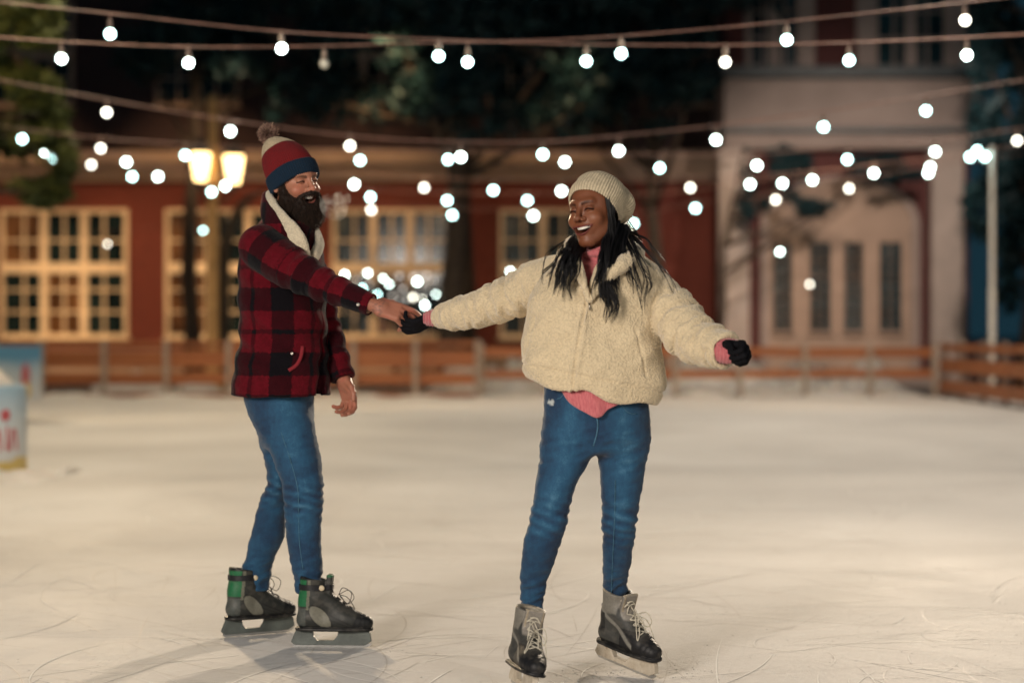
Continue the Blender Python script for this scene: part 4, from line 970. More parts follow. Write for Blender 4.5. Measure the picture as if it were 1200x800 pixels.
# ------------------------------------------------------------------ THE MAN
def build_man():
    YM = 7.85
    root = empty('person', (PX(335, YM), YM, 0), 'bearded man in red checked jacket and bobble hat holding the woman\'s gloved hand', 'person')
    f, lips, bend, mw, mh = head_sdf('man')
    s = 1.01; R = rot(0, -8, 0)@rot(0, 0, 42)@rot(8, 0, 0); eye = np.array((0, -.082, .008)); t = np.array(P(361, 211.5, 7.76))-R@(eye*s)
    W = at_head(R, t, s); L = to_local(R, t, s)
    # teeth
    def tf(p):
        q = bend(p); d = np.abs(sd_ell(q, (0, -.045, -.055), (.027, .046, .040)))-.002; return smax(smax(d, np.abs(q[:, 2]+.0575)-.0055, .001), q[:, 1]+.06, .001)
    V, Q = mesh_sdf(tf, (-.03, -.10, -.075), (.03, -.05, -.03), .0015); npmesh('teeth', W(V), Q, M['teeth'], root)
    # --- beard
    def bf(p):
        ax = p.copy(); ax[:, 0] = np.abs(ax[:, 0]); q = bend(p)
        d = sd_ell(p, (0, -.056, -.108), (.058, .050, .056))
        d = smin(d, sd_ell(p, (0, -.057, -.130), (.045, .041, .037)), .03)
        d = smin(d, sd_cap(ax, (.070, -.004, -.002), (.062, -.022, -.06), .012, .020), .02)
        d = smin(d, sd_cap(ax, (.060, -.022, -.06), (.032, -.062, -.09), .022, .030), .02)
        d = smin(d, Tube([(.003, -.108, -.0395, .0062), (.020, -.103, -.0425, .0066), (.038, -.088, -.050, .0075), (.043, -.074, -.070, .012)], 8)(ax), .006)
        d = smax(d, -sd_ell(q, (0, -.10, -.0645), (.033, .05, .0165)), .004)
        return d
    V, Q = mesh_sdf(bf, (-.11, -.14, -.22), (.11, .05, .03), .0026); N = vnormals(V, Q)
    V = V+N*(.0035*fbm(V*np.array((170, 170, 60)), 3, 4)+.0015)[:, None]*ss(.0, .02, np.abs(V[:, 2]+.064)+np.abs(V[:, 0])*.2)[:, None]
    o = npmesh('beard', W(V), Q, M['hair_brown'], root)
    g = np.random.default_rng(5); sel = g.choice(len(V), 6500); sel = sel[(N[sel, 2] < .6)]
    gds = []
    for i in sel:
        p0 = V[i]; d = N[i]*.55+np.array((0, -.12, -.85)); d /= np.linalg.norm(d); 
        if abs(p0[2]+.064) < .014 and abs(p0[0]) < .03 and p0[1] < -.06: continue
        L_ = .011 if p0[2] > -.06 else .026
        gds.append(W(np.array([p0, p0+(N[i]*.5+d*.5)*L_*.5, p0+d*L_+g.normal(size=3)*.003])))
    strands('beard_hair', gds, M['hair_brown'], o, 1, .0003, .00062, 3, seg=5, k=3, tap=.3)
    # --- hat, in its own leaning frame
    RH = rot(0, -5, 0)@R@rot(-25, 0, 0); th = W(np.array([[0, .010, .020]]))[0]; LH = to_local(RH, th, s); WH = at_head(RH, th, s)
    lo = Loft([(-.030, 0, .006, .088, .101), (.0, 0, .002, .093, .105), (.05, 0, .004, .091, .104), (.09, 0, .009, .085, .095), (.13, 0, .018, .069, .077), (.165, 0, .028, .049, .053), (.184, 0, .033, .030, .032), (.193, 0, .035, .018, .018)], 2, .012)
    hz = lambda p: p
    def hf(p):
        d = lo(p); cf = smax(d-.008, np.abs(p[:, 2]-.000)-.0315, .008); d = smin(d, cf, .004)
        hd = f((p@np.array(rot(-24, 0, 0)).T)+np.array((0, .010, .020), F32)); return smax(d, -(hd+.001), .004) if False else smax(d, -Loft([(-.05, 0, .006, .080, .093), (.0, 0, .002, .084, .096), (.05, 0, .004, .082, .094)], 2, .02)(p), .003)
    V, Q = mesh_sdf(hf, (-.12, -.13, -.05), (.12, .14, .23), .0028); N = vnormals(V, Q); ang = np.arctan2(V[:, 0], V[:, 1])
    V2 = V+N*(.0016*np.sin(ang*72)+.0015*fbm(V*25, 2, 3))[:, None]; col = vcol(len(V), (.007, .024, .050)); z = V[:, 2]
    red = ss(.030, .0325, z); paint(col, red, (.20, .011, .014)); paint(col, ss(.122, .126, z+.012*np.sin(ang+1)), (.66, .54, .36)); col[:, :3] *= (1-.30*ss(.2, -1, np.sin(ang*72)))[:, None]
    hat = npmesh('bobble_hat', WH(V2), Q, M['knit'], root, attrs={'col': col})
    pc = np.array((0, .037, .218)); g = np.random.default_rng(2); gds = []
    for _ in range(1500):
        d = g.normal(size=3); d /= np.linalg.norm(d); gds.append(WH(np.array([pc+d*.006, pc+d*.022, pc+d*(.040+g.uniform(-.003, .004))+g.normal(size=3)*.003])))
    t_ = NT('brown_cream_bobble_wool'); t_.col(t_.mix(t_.n.new('ShaderNodeNewGeometry').outputs['Random Per Island'], (.15, .07, .06), (.42, .28, .20))); t_.set(Roughness=.9)
    strands('bobble', gds, t_.m, hat, 1, .0004, .0017, 3, seg=4, k=4, tap=.8)
    # --- jacket
    tor = Loft(section([(243, 317, 350, 7.86, .075), (254, 310, 362, 7.86, .105), (266, 301, 371, 7.85, .155), (282, 287, 377, 7.85, .205), (310, 280, 380, 7.85, .195), (350, 280, 382, 7.85, .18), (400, 281, 383, 7.85, .18), (430, 275, 385, 7.85, .195), (478, 269, 388, 7.85, .21)]), 2.3, .012)
    RA = Tube([(*P(306, 290, 7.67), .088), (*P(335, 310, 7.60), .083), (*P(372, 331, 7.53), .066), (*P(405, 345, 7.47), .052), (*P(434, 357, 7.43), .043)], 12)
    LA = Tube([(*P(350, 285, 8.0), .08), (*P(368, 330, 8.0), .07), (*P(380, 378, 7.97), .060), (*P(392, 412, 7.90), .054), (*P(401, 441, 7.87), .048)], 10)
    hemn = np.array((.02, 0, 1.0), F32); zc = PZ(463, 7.85)
    endR = np.array(P(436, 357.5, 7.43)); dR = (endR-np.array(P(405, 345, 7.47))); dR /= np.linalg.norm(dR)
    endL = np.array(P(402, 443, 7.868)); dL = (endL-np.array(P(392, 412, 7.90))); dL /= np.linalg.norm(dL)
    inn = Loft(section([(440, 285, 378, 7.85, .18), (480, 277, 380, 7.85, .20)]), 2.3, .01)
    Xo = PX(381, 7.7)
    def jf(p, full=False):
        d = tor(p)
        d = smax(d, zc-p[:, 2]+.0, .006)
        d = smax(d, -smax(inn(p), p[:, 2]-zc-.03, .004), .004)
        ra_ = smax(RA(p), (p-endR.astype(F32))@dR.astype(F32), .004); ra_ = smax(ra_, -smax(RA(p)+.009, -((p-endR.astype(F32))@dR.astype(F32))-.03, .004), .003)
        la_ = smax(LA(p), (p-endL.astype(F32))@dL.astype(F32), .004)
        # front opening: a narrow wedge growing towards the hem, cut into the chest edge
        wz = np.clip((PZ(380, 7.7)-p[:, 2])/.28, 0, 1)*.016
        d = smax(d, -smax(np.abs(p[:, 0]-(PX(374, 7.68)+.0))-wz-.001*0, p[:, 1]-7.78, .004)+0, .004)
        neck = sd_cap(p, P(331, 262, 7.84), P(352, 222, 7.80), .055, .075); d = smax(d, -neck, .006)
        if full: return d, ra_, la_
        return smin(smin(d, ra_, .016), la_, .012)
    V, Q = mesh_sdf(jf, (PX(255, 7.9), 7.38, PZ(475, 7.85)), (PX(445, 7.4)+.02, 8.13, PZ(228, 7.85)), .005); N = vnormals(V, Q); p = V.astype(F32)
    d, a_, l_ = jf(p, True); w = np.argmin(np.stack([d, a_, l_]), 0)
    disp = .0035*fbm(V*np.array((9, 9, 6)), 3, 4)
    _, u = RA(p, True); disp += (w == 1)*(0.0045*np.sin(u*2*np.pi/.075+2*fbm(V*8, 2, 2))*ss(.12, .2, u)*ss(.48, .4, u))
    _, ul = LA(p, True); disp += (w == 2)*(.004*np.sin(ul*2*np.pi/.07+2*fbm(V*8, 2, 2)))
    fold = np.sin((V[:, 2]*.9+V[:, 0]*.55)*2*np.pi/.10+2.2*fbm(V*5, 2, 9)); disp += (w == 0)*.0055*fold*ss(.62, .2, np.abs(V[:, 2]-PZ(390, 7.85))*2)
    V = V+N*disp[:, None]
    ang, rr = tor.ang(p); pu = ang*rr/.245+.10; pv = (PZ(338, 7.85)-V[:, 2])/.250+.0
    pu = np.where(ang > .62, pu, pu)
    cR = np.array([np.interp(u, RA.L, RA.q[:, j]) for j in range(3)]).T; aR = (V-cR); pvR = (u-.03)/.215+.05; puR = (aR[:, 2]*.8-aR[:, 1]*.2)/.20+.34
    cL = np.array([np.interp(ul, LA.L, LA.q[:, j]) for j in range(3)]).T; aL = V-cL; pvL = ul/.23+.15; puL = aL[:, 0]/.20+.4
    pl = np.stack([np.where(w == 0, pu, np.where(w == 1, puR, puL)), np.where(w == 0, pv, np.where(w == 1, pvR, pvL)), np.zeros(len(V))], 1)
    jk = npmesh('checked_jacket', V, Q, M['plaid'], root, attrs={'pl': pl})
    # pocket welt, cuff button
    b = MB(); c = snap(tor, catmull(np.array([P(358, 405, 7.66), P(354, 418, 7.66), P(347, 428, 7.66), P(338, 434, 7.66)]), 14), .004); b.tube([tuple(map(float, q)) for q in c], .0075, 8)
    t_ = NT('red_pocket_wool'); t_.col((.22, .012, .02)); t_.set(Roughness=.9); b.build('pocket_welt', t_.m, jk, smooth=True)
    c = snap(jf, np.array([P(417, 358, 7.38)]), .002)[0]; b = MB(); b.lathe((0, 0, 0), [(.007, -.002), (.0075, 0), (.006, .0025), (.002, .0015)], 14); Mx = Matrix.Translation(Vector(map(float, c)))@Matrix.Rotation(math.radians(80), 4, 'X'); b.v = [tuple(Mx@Vector(v)) for v in b.v]; b.build('cuff_button', M['metal'], jk, smooth=True)
    c = snap(jf, np.array([P(345, 411, 7.6)]), .002)[0]; b = MB(); b.lathe((0, 0, 0), [(.006, -.002), (.0065, 0), (.005, .0025), (.002, .0015)], 14); Mx = Matrix.Translation(Vector(map(float, c)))@Matrix.Rotation(math.radians(80), 4, 'X'); b.v = [tuple(Mx@Vector(v)) for v in b.v]; b.build('pocket_button', M['metal'], jk, smooth=True)
    # collar: outer cloth stand and the cream pile laid over it
    near = [P(333, 233, 7.99), P(318, 233, 7.92), P(316, 240, 7.82), P(323, 255, 7.72), P(334, 270, 7.66), P(345, 282, 7.63), P(353, 293, 7.625), P(360, 305, 7.64)]
    far = [P(331, 236, 7.99), P(346, 240, 8.0), P(362, 256, 7.93), P(370, 272, 7.84), P(374, 284, 7.75), P(369, 300, 7.67)]
    def flat(path, w0, w1, th, up):
        T = Tube([(*q, 1) for q in path], 40); c = T.q[:, :3]
        def ff(p):
            best = None
            for i in range(len(c)-1):
                t_i = i/(len(c)-2); ww = float(np.interp(t_i, (0, .35, .65, 1), (w0, w1*.75, w1, .008))); a = c[i].astype(F32); b_ = c[i+1].astype(F32); ab = b_-a
                t = np.clip(((p-a)@ab)/(ab@ab), 0, 1); q = p-(a+t[:, None]*ab); un = np.array(up[0]*(1-t_i)+up[1]*t_i, F32); un /= np.linalg.norm(un)
                al = q@un; al = al-np.clip(al, -ww, ww)+0; qn = q-(q@un)[:, None]*un; e = np.sqrt(al**2+(qn**2).sum(1))-th
                best = e if best is None else smin(best, e, .006)
            return best
        return ff
    c1 = flat(near, .020, .044, .010, (np.array((-.25, 0, 1.0)), np.array((.75, -.15, .62)))); c2 = flat(far, .020, .020, .010, (np.array((0, 0, 1.0)), np.array((-.35, -.1, .9))))
    cf = lambda p: smin(c1(p), c2(p), .01)
    V, Q = mesh_sdf(cf, (PX(300, 7.9), 7.6, PZ(312, 7.8)), (PX(390, 7.9), 8.06, PZ(215, 7.9)), .004); N = vnormals(V, Q); V = relax(V, Q, 6); V = V+N*(.0010*fbm(V*110, 3, 2)+.003*fbm(V*14, 2, 2)+.004)[:, None]; npmesh('pile_collar', V, Q, M['sherpa'], jk)
    o1 = flat([tuple(np.array(q)+np.array((-.022, 0, -.006))) for q in near[:6]], .028, .030, .010, (np.array((-.15, 0, 1.0)), np.array((.7, -.1, .7))))
    V, Q = mesh_sdf(o1, (PX(290, 7.9), 7.6, PZ(312, 7.8)), (PX(390, 7.9), 8.06, PZ(215, 7.9)), .005); npmesh('collar', V, Q, M['plaid'], jk, attrs={'pl': np.stack([V[:, 0]/.25+.55, V[:, 2]/.25+.45, V[:, 0]*0], 1)})
    # cream cuff lining and shirt edge at the wrist
    b = MB(); e0 = endR-dR*.012; u_ = Vector(dR).orthogonal().normalized(); v_ = Vector(dR).cross(u_); ring = [tuple(Vector(e0)+(u_*math.cos(a)+v_*math.sin(a))*.037) for a in np.linspace(0, 2*math.pi, 25)]
    b.tube(ring, .0065, 8); b.build('cuff_lining', M['sherpa'], jk, smooth=True)
    # --- jeans
    pelvis = [(430, 286, 374, 7.85, .15), (455, 285, 368, 7.85, .155), (480, 290, 367, 7.85, .15), (505, 301, 368, 7.85, .13), (525, 308, 364, 7.84, .10)]
    l1 = [(478, 304, 360, 7.79, .075), (500, 304, 368, 7.78, .090), (540, 321, 376, 7.75, .092), (570, 331, 379, 7.73, .080), (600, 334, 377, 7.73, .068), (630, 336, 376, 7.75, .068), (655, 340, 377, 7.76, .062), (672, 344, 378, 7.76, .058), (693, 347, 378, 7.76, .054)]
    l2 = [(478, 305, 350, 7.92, .07), (500, 301, 356, 7.93, .09), (540, 310, 346, 7.93, .085), (562, 314, 339, 7.93, .074), (580, 308, 336, 7.95, .068), (605, 299, 335, 7.98, .068), (628, 294, 333, 8.0, .065), (652, 288, 322, 8.02, .060), (672, 282, 317, 8.03, .056), (690, 284, 315, 8.03, .052)]
    jo, jfun, ls = jeans(root, pelvis, [l1, l2], None, [(585, 7.73), (572, 7.95)], [(686, 7.76), (684, 8.03)], lean=.2)
    side_seam(jo, ls[0], PZ(665, 7.75), PZ(505, 7.77), -.15, jfun)
    # --- body: head, hands and the hidden rest, one mesh
    V, Q = mesh_sdf(f, (-.11, -.14, -.22), (.11, .13, .13), .0022); parts = [(W(V), Q, face_colors(V, 'man', lips, bend, mw, mh))]
    hr = hand_sdf(P(441, 358.5, 7.42), (.95, .03, -.28), (.18, -.86, .48), 1, [(16, 22, 14), (24, 28, 16), (34, 34, 20), (44, 40, 22)], 1.02, 1, [(.018, .026, -.006), (.050, .044, -.022), (.084, .040, -.026), (.116, .026, -.022)])
    hl = hand_sdf(P(402, 443, 7.868), (.30, -.12, -.95), (.62, .75, .22), -1, [(22, 34, 22), (30, 38, 24), (38, 42, 26), (46, 44, 26)], 1.0)
    skin = (.40, .165, .105)
    for hf, c in ((hr, P(455, 362, 7.42)), (hl, P(408, 455, 7.86))):
        c = np.array(c); V, Q = mesh_sdf(hf, c-.15, c+.15, .0025); N = vnormals(V, Q); col = vcol(len(V), skin)
        q = hf.L(V.astype(F32)); paint(col, ss(.1, .6, fbm(V*30, 3, 2))*.35, (.50, .15, .11)); 
        for ch in hf.chains:
            for j in (1, 2, 3):
                paint(col, ss(.011, .004, np.linalg.norm(q-np.array(ch[j][:3], F32), axis=1))*.45, (.52, .17, .13))
        # tattoo on the back of the right wrist
        if hf is hr: paint(col, ss(.035, .02, np.abs(q[:, 0]-.0))*ss(-.1, .25, fbm(V*130, 2, 8))*.4*(q[:, 2] > -.01), (.06, .06, .06))
        parts.append((V, Q, col))
    tors = Loft(section([(262, 318, 345, 7.85, .06), (285, 298, 365, 7.85, .13), (320, 296, 366, 7.85, .13), (400, 296, 366, 7.85, .12), (470, 296, 366, 7.85, .13), (500, 300, 366, 7.85, .12)]))
    ra = [P(312, 295, 7.66), P(372, 331, 7.52), P(446, 359, 7.42)]; la = [P(345, 290, 8.0), P(376, 372, 7.98), P(402, 440, 7.86)]
    def hid(p):
        d = tors(p)
        for a in (ra, la):
            d = smin(d, sd_cap(p, a[0], a[1], .045, .036), .02); d = smin(d, sd_cap(p, a[1], a[2], .036, .024), .01)
        for a in ([P(330, 480, 7.8), P(355, 580, 7.74), P(362, 690, 7.75)], [P(328, 480, 7.92), P(320, 575, 7.95), P(300, 680, 8.02)]):
            d = smin(d, sd_cap(p, a[0], a[1], .062, .036), .02); d = smin(d, sd_cap(p, a[1], a[2], .036, .025), .01)
        d = smin(d, sd_cap(p, W(np.array([[0, .03, -.1]]))[0], P(330, 275, 7.86), .05, .07), .02)
        return d
    cov = lambda p: smax(hid(p), np.minimum(jf(p), jfun(p))+.015, .006)
    V, Q = mesh_sdf(cov, (PX(270, 8), 7.3, .05), (PX(460, 7.4), 8.2, PZ(230, 7.8)), .012); parts.append((V, Q, vcol(len(V), skin)))
    V, Q, A = join(parts); npmesh('body', V, Q, M['skin'], root, attrs={'col': A})
    # --- skates
    skate(root, 'ice_skate', (PX(388, 7.71), 7.71, 0), -4, 0, 'grey')
    skate(root, 'ice_skate', (PX(302, 8.03), 8.03, .002), 30, 0, 'grey')
    return root
# breath
def breath():
    f = lambda p: smin(smin(sd_ell(p, P(384, 238, 7.62), (.030, .030, .036)), sd_ell(p, P(394, 246, 7.62), (.046, .04, .044)), .04), sd_ell(p, P(402, 232, 7.62), (.034, .03, .028)), .03)
    V, Q = mesh_sdf(f, np.array(P(392, 240, 7.62))-.15, np.array(P(392, 240, 7.62))+.15, .006)
    m = bpy.data.materials.new('breath_vapour'); m.use_nodes = True; nt = m.node_tree; nt.nodes.remove(nt.nodes['Principled BSDF'])
    v = nt.nodes.new('ShaderNodeVolumePrincipled'); v.inputs['Color'].default_value = (.95, .93, .9, 1); v.inputs['Anisotropy'].default_value = .3
    n = nt.nodes.new('ShaderNodeTexNoise'); n.inputs['Scale'].default_value = 22; n.inputs['Detail'].default_value = 4; n.inputs['Distortion'].default_value = 1.2; tc = nt.nodes.new('ShaderNodeTexCoord'); nt.links.new(tc.outputs['Object'], n.inputs['Vector'])
    r = nt.nodes.new('ShaderNodeMapRange'); r.inputs[1].default_value = .44; r.inputs[2].default_value = .80; r.inputs[3].default_value = 0; r.inputs[4].default_value = 20; nt.links.new(n.outputs[0], r.inputs[0]); nt.links.new(r.outputs[0], v.inputs['Density']); nt.links.new(v.outputs[0], nt.nodes['Material Output'].inputs['Volume'])
    o = npmesh('breath_vapour', V, Q, m); tag(o, 'faint cloud of breath in front of the bearded man\'s mouth', kind='stuff')
build_man(); breath()
# ------------------------------------------------------------------ THE WOMAN
def build_woman():
    YW = 6.92
    root = empty('person', (PX(700, YW), YW, 0), 'laughing woman in cream fleece jacket and knit beanie with both arms spread', 'person')
    f, lips, bend, mw, mh = head_sdf('woman')
    s = 1.0; R = rot(0, -9, 0)@rot(0, 0, -36)@rot(-3, 0, 0); eye = np.array((0, -.082, .008)); t = np.array(P(680.5, 245.5, 6.80))-R@(eye*s)
    W = at_head(R, t, s); L = to_local(R, t, s)
    def tf(p):
        q = bend(p); d = np.abs(sd_ell(q, (0, -.045, -.055), (.033, .048, .040)))-.002; return smax(smax(d, np.abs(q[:, 2]+.0575)-.0046, .001), q[:, 1]+.06, .001)
    V, Q = mesh_sdf(tf, (-.04, -.10, -.08), (.04, -.045, -.03), .0015); npmesh('teeth', W(V), Q, M['teeth'], root)
    # --- beanie
    RH = rot(0, 3, 0)@R@rot(-43, 0, 0); th = W(np.array([[0, .012, .022]]))[0]; WH = at_head(RH, th, s*1.04)
    lo = Loft([(-.034, 0, .004, .080, .092), (.0, 0, .0, .088, .102), (.03, 0, .004, .091, .104), (.065, 0, .008, .088, .100), (.095, 0, .012, .070, .080), (.112, 0, .016, .040, .046)], 2, .02)
    inn = Loft([(-.06, 0, .0, .078, .092), (.03, 0, .004, .082, .094), (.07, 0, .008, .06, .07)], 2, .02)
    def hf(p):
        d = lo(p); sl = sd_ell(p, (.004, .058, .070), (.086, .074, .056), rot(-14, 0, 0)); d = smin(d, sl, .010)
        return smax(d, -inn(p), .004)
    V, Q = mesh_sdf(hf, (-.12, -.13, -.05), (.12, .16, .16), .0028); N = vnormals(V, Q); ang = np.arctan2(V[:, 0], V[:, 1]-.01)
    rib = np.sin(ang*66); V2 = V+N*(.0015*rib+.0022*fbm(V*22, 2, 3)+.0012*np.sin((V[:, 2]+.01*fbm(V*15, 2, 1))*2*np.pi/.035)*ss(.02, .05, V[:, 1]))[:, None]
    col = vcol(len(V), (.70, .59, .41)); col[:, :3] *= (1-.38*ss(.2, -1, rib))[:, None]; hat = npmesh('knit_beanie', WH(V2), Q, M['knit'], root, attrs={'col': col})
    # --- jacket
    tor = Loft(section([(286, 668, 728, 6.96, .075), (298, 655, 748, 6.95, .105), (312, 643, 770, 6.95, .135), (330, 630, 783, 6.95, .150), (355, 619, 783, 6.95, .158), (390, 613, 777, 6.95, .165), (425, 612, 776, 6.95, .175), (450, 618, 776, 6.95, .172), (485, 628, 766, 6.95, .160)]), 2.3, .012)
    RA = Tube([(*P(662, 322, 6.95), .078), (*P(630, 333, 7.02), .080), (*P(596, 350, 7.11), .072), (*P(560, 363, 7.19), .063), (*P(532, 369, 7.25), .052), (*P(512, 372, 7.34), .041)], 14)
    LA = Tube([(*P(752, 335, 6.95), .080), (*P(778, 357, 6.92), .088), (*P(800, 383, 6.84), .088), (*P(824, 403, 6.76), .078), (*P(852, 411, 6.66), .060)], 13)
    endR = np.array(P(514, 371.5, 7.33), F32); dR = endR-np.array(P(545, 366, 7.22), F32); dR /= np.linalg.norm(dR)
    endL = np.array(P(853, 412, 6.67), F32); dL = endL-np.array(P(815, 398, 6.8), F32); dL /= np.linalg.norm(dL)
    # hem plane: higher on the left of the picture
    h0, h1 = np.array(P(618, 446, 6.9)), np.array(P(766, 476, 6.9)); hn = np.array((-(h1[2]-h0[2]), 0, h1[0]-h0[0])); hn /= np.linalg.norm(hn); hn = hn.astype(F32); h0 = h0.astype(F32)
    vx, vz0, vz1 = PX(687, 6.8), PZ(352, 6.8), PZ(284, 6.8)
    def jf(p, full=False):
        d = tor(p); hp = (h0-p)@hn; d = smax(d, hp+.008*np.sin(p[:, 0]*30), .010)
        d = smax(d, -smax(tor(p)+.016, -(hp+.035), .004), .004)
        tt = np.clip((p[:, 2]-vz0)/(vz1-vz0), 0, 1.3); wv = tt*.060; xc = vx+tt*.014
        d = smax(d, -smax(np.abs(p[:, 0]-xc)-wv+.004, p[:, 1]-6.93, .006), .008)
        d = smax(d, -sd_cap(p, P(702, 300, 6.93), P(698, 262, 6.88), .062, .07), .008)
        e1 = (p-endR)@dR; a_ = smax(RA(p), e1, .012); a_ = smax(a_, -smax(RA(p)+.012, -e1-.03, .004), .004)
        e2 = (p-endL)@dL; l_ = smax(LA(p), e2, .014); l_ = smax(l_, -smax(LA(p)+.014, -e2-.03, .004), .004)
        if full: return d, a_, l_
        return smin(smin(d, a_, .014), l_, .014)
    V, Q = mesh_sdf(jf, (PX(500, 7.3)-.02, 6.52, PZ(492, 6.95)), (PX(872, 6.66), 7.42, PZ(280, 6.95)), .0048); N = vnormals(V, Q); p = V.astype(F32)
    d, a_, l_ = jf(p, True); w = np.argmin(np.stack([d, a_, l_]), 0); _, u = RA(p, True); _, ul = LA(p, True)
    n2 = fbm(V*9, 2, 5)
    disp = .0045*fbm(V*np.array((8, 8, 8)), 3, 4)+.0013*fbm(V*150, 2, 6)*.8
    disp += (w == 1)*((.0050*np.sin(u*2*np.pi/.072+V[:, 2]*16+4.2*n2)+.0030*np.sin(u*2*np.pi/.041-V[:, 2]*22+3*n2))*ss(.08, .2, u)*(1-.35*ss(.3, .45, u)))
    disp += (w == 2)*((.0048*np.sin(ul*2*np.pi/.078+V[:, 2]*20+4*n2)+.0026*np.sin(ul*2*np.pi/.043+3*n2))*ss(.04, .16, ul))
    disp += (w == 0)*(.0060*np.sin((V[:, 0]*.8+V[:, 2]*.75)*2*np.pi/.17+2.0*fbm(V*4, 2, 9))*ss(.0, .12, PZ(330, 6.9)-V[:, 2]))
    rr_ = lambda q_, sd: 1-2*np.abs(vnoise(q_, sd))
    q1 = np.stack([V[:, 0]*5+V[:, 2]*5, V[:, 1]*6, V[:, 2]*9-V[:, 0]*8], 1); disp += (w == 0)*.0075*(rr_(q1, 3)-.2)
    q2 = np.stack([u*22, V[:, 1]*9+V[:, 2]*9, V[:, 2]*7], 1); disp += (w == 1)*.0075*(rr_(q2, 5)-.2)
    q3 = np.stack([ul*20, V[:, 1]*9+V[:, 2]*8, V[:, 2]*7-V[:, 0]*6], 1); disp += (w == 2)*.0075*(rr_(q3, 6)-.2)
    hb = (V-h0)@hn; disp += (w == 0)*(-.006*np.exp(-((hb-.055)/.006)**2))
    zl = np.interp(V[:, 2], [PZ(446, 6.8), PZ(410, 6.8), PZ(375, 6.8), PZ(352, 6.8)], [PX(672, 6.78), PX(677, 6.78), PX(683, 6.78), PX(688, 6.78)]); zd = np.abs(V[:, 0]-zl); zm = (w == 0)*(N[:, 1] < 0)*ss(PZ(350, 6.8)+.01, PZ(356, 6.8), V[:, 2])
    disp += zm*(.0045*ss(.022, .014, zd)-.0075*ss(.009, .003, zd))
    # armhole and pocket seams
    disp += -.0055*np.exp(-((d-a_)/.010)**2)-.0055*np.exp(-((d-l_)/.010)**2)
    for (xa, ya, xb, yb) in ((626, 370, 613, 420), (744, 385, 758, 440)):
        A_ = np.array((PX(xa, 6.8), PZ(ya, 6.8))); B_ = np.array((PX(xb, 6.8), PZ(yb, 6.8))); pq = V[:, [0, 2]]-A_; ab = B_-A_; tt = np.clip((pq@ab)/(ab@ab), 0, 1); dd = np.linalg.norm(pq-tt[:, None]*ab, axis=1)
        disp -= (w == 0)*(N[:, 1] < 0)*.006*np.exp(-(dd/.005)**2)
    V = V+N*disp[:, None]
    jk = npmesh('fleece_jacket', V, Q, M['fleece'], root)
    # short pile standing off the surface
    g = np.random.default_rng(4); tri = g.choice(len(V), 30000, replace=False); gds = V[tri]; nn = N[tri]
    a = gds-nn*.001; dr = nn+g.normal(size=nn.shape)*.7; dr /= np.linalg.norm(dr, axis=1)[:, None]; side = np.cross(dr, g.normal(size=nn.shape)); side /= np.linalg.norm(side, axis=1)[:, None]
    b1 = a+side*.0016; b2 = a-side*.0016; tp = a+dr*g.uniform(.002, .0042, len(a))[:, None]; tp2 = tp+side*.0008
    VV = np.stack([b1, b2, tp, tp2], 1).reshape(-1, 3); t_ = NT('cream_fleece_pile'); t_.col((.72, .60, .42)); t_.set(Roughness=.95, Sheen_Weight=.1)
    npmesh('fleece_pile', VV, np.arange(len(VV)).reshape(-1, 4), t_.m, jk)
    # collar folded open
    def ctube(pts, nm): 
        T = Tube([(*P(*q[:3]), q[3]) for q in pts], 14)
        c = lambda p: T(p)
        q_ = [P(*q[:3]) for q in pts]; lo_ = np.min(q_, 0)-.06; hi_ = np.max(q_, 0)+.06
        V, Q = mesh_sdf(c, lo_, hi_, .004); N = vnormals(V, Q); V = V+N*(.004*fbm(V*16, 2, 5)+.0013*fbm(V*150, 2, 6))[:, None]; npmesh(nm, V, Q, M['fleece'], jk)
    ctube([(690, 351, 6.775, .010), (683, 330, 6.78, .015), (675, 308, 6.80, .020), (667, 293, 6.86, .023), (672, 284, 6.97, .024), (700, 279, 7.04, .024), (728, 286, 7.03, .026)], 'collar')
    ctube([(692, 351, 6.775, .010), (705, 332, 6.77, .018), (722, 315, 6.78, .026), (739, 304, 6.83, .031), (745, 296, 6.93, .031), (728, 286, 7.03, .026)], 'collar')
    # zip
    c = np.array([P(688, 352, 6.7), P(683, 375, 6.7), P(677, 410, 6.7), P(672, 446, 6.7)]); c = catmull(c, 30); c = snap(tor, c, .001)
    b = MB(); b.tube([tuple(map(float, q)) for q in c], .0028, 6); t_ = NT('cream_zip_tape'); t_.col((.62, .52, .37)); t_.set(Roughness=.7); zp = b.build('zip', t_.m, jk, smooth=True)
    b = MB(); z0 = c[0]; b.tube([tuple(z0+np.array((0, -.008, .004))), tuple(z0+np.array((.002, -.012, -.008))), tuple(z0+np.array((.003, -.012, -.022)))], [.0035, .003, .004], 6); b.build('zip_pull', M['metal'], zp, smooth=True)
    # --- pink sweater
    st = Loft(section([(296, 676, 722, 6.93, .06), (312, 662, 740, 6.94, .10), (340, 650, 762, 6.95, .128), (400, 640, 758, 6.95, .135), (450, 640, 757, 6.95, .148), (500, 642, 756, 6.95, .150)]), 2.2, .01)
    def sw(p):
        d = st(p); xx = (p[:, 0]-PX(697, 6.8))/.135; bottom = PZ(489, 6.8)+.125*np.abs(xx)**1.7; bk = PZ(470, 6.9)
        hem = np.where(p[:, 1] < 6.93, bottom, bk); d = smax(d, (hem-p[:, 2])*.7, .008)
        nk = sd_cap(p, P(703, 310, 6.93), W(np.array([[0, .018, -.115]]))[0], .062, .060); d = smin(d, nk, .012); cap_ = W(np.array([[0, 0, -.118]]))[0].astype(F32)
        up = np.array(R@np.array((0, -.25, 1.0)), F32); up /= np.linalg.norm(up); return smax(d, (p-cap_)@up, .008)
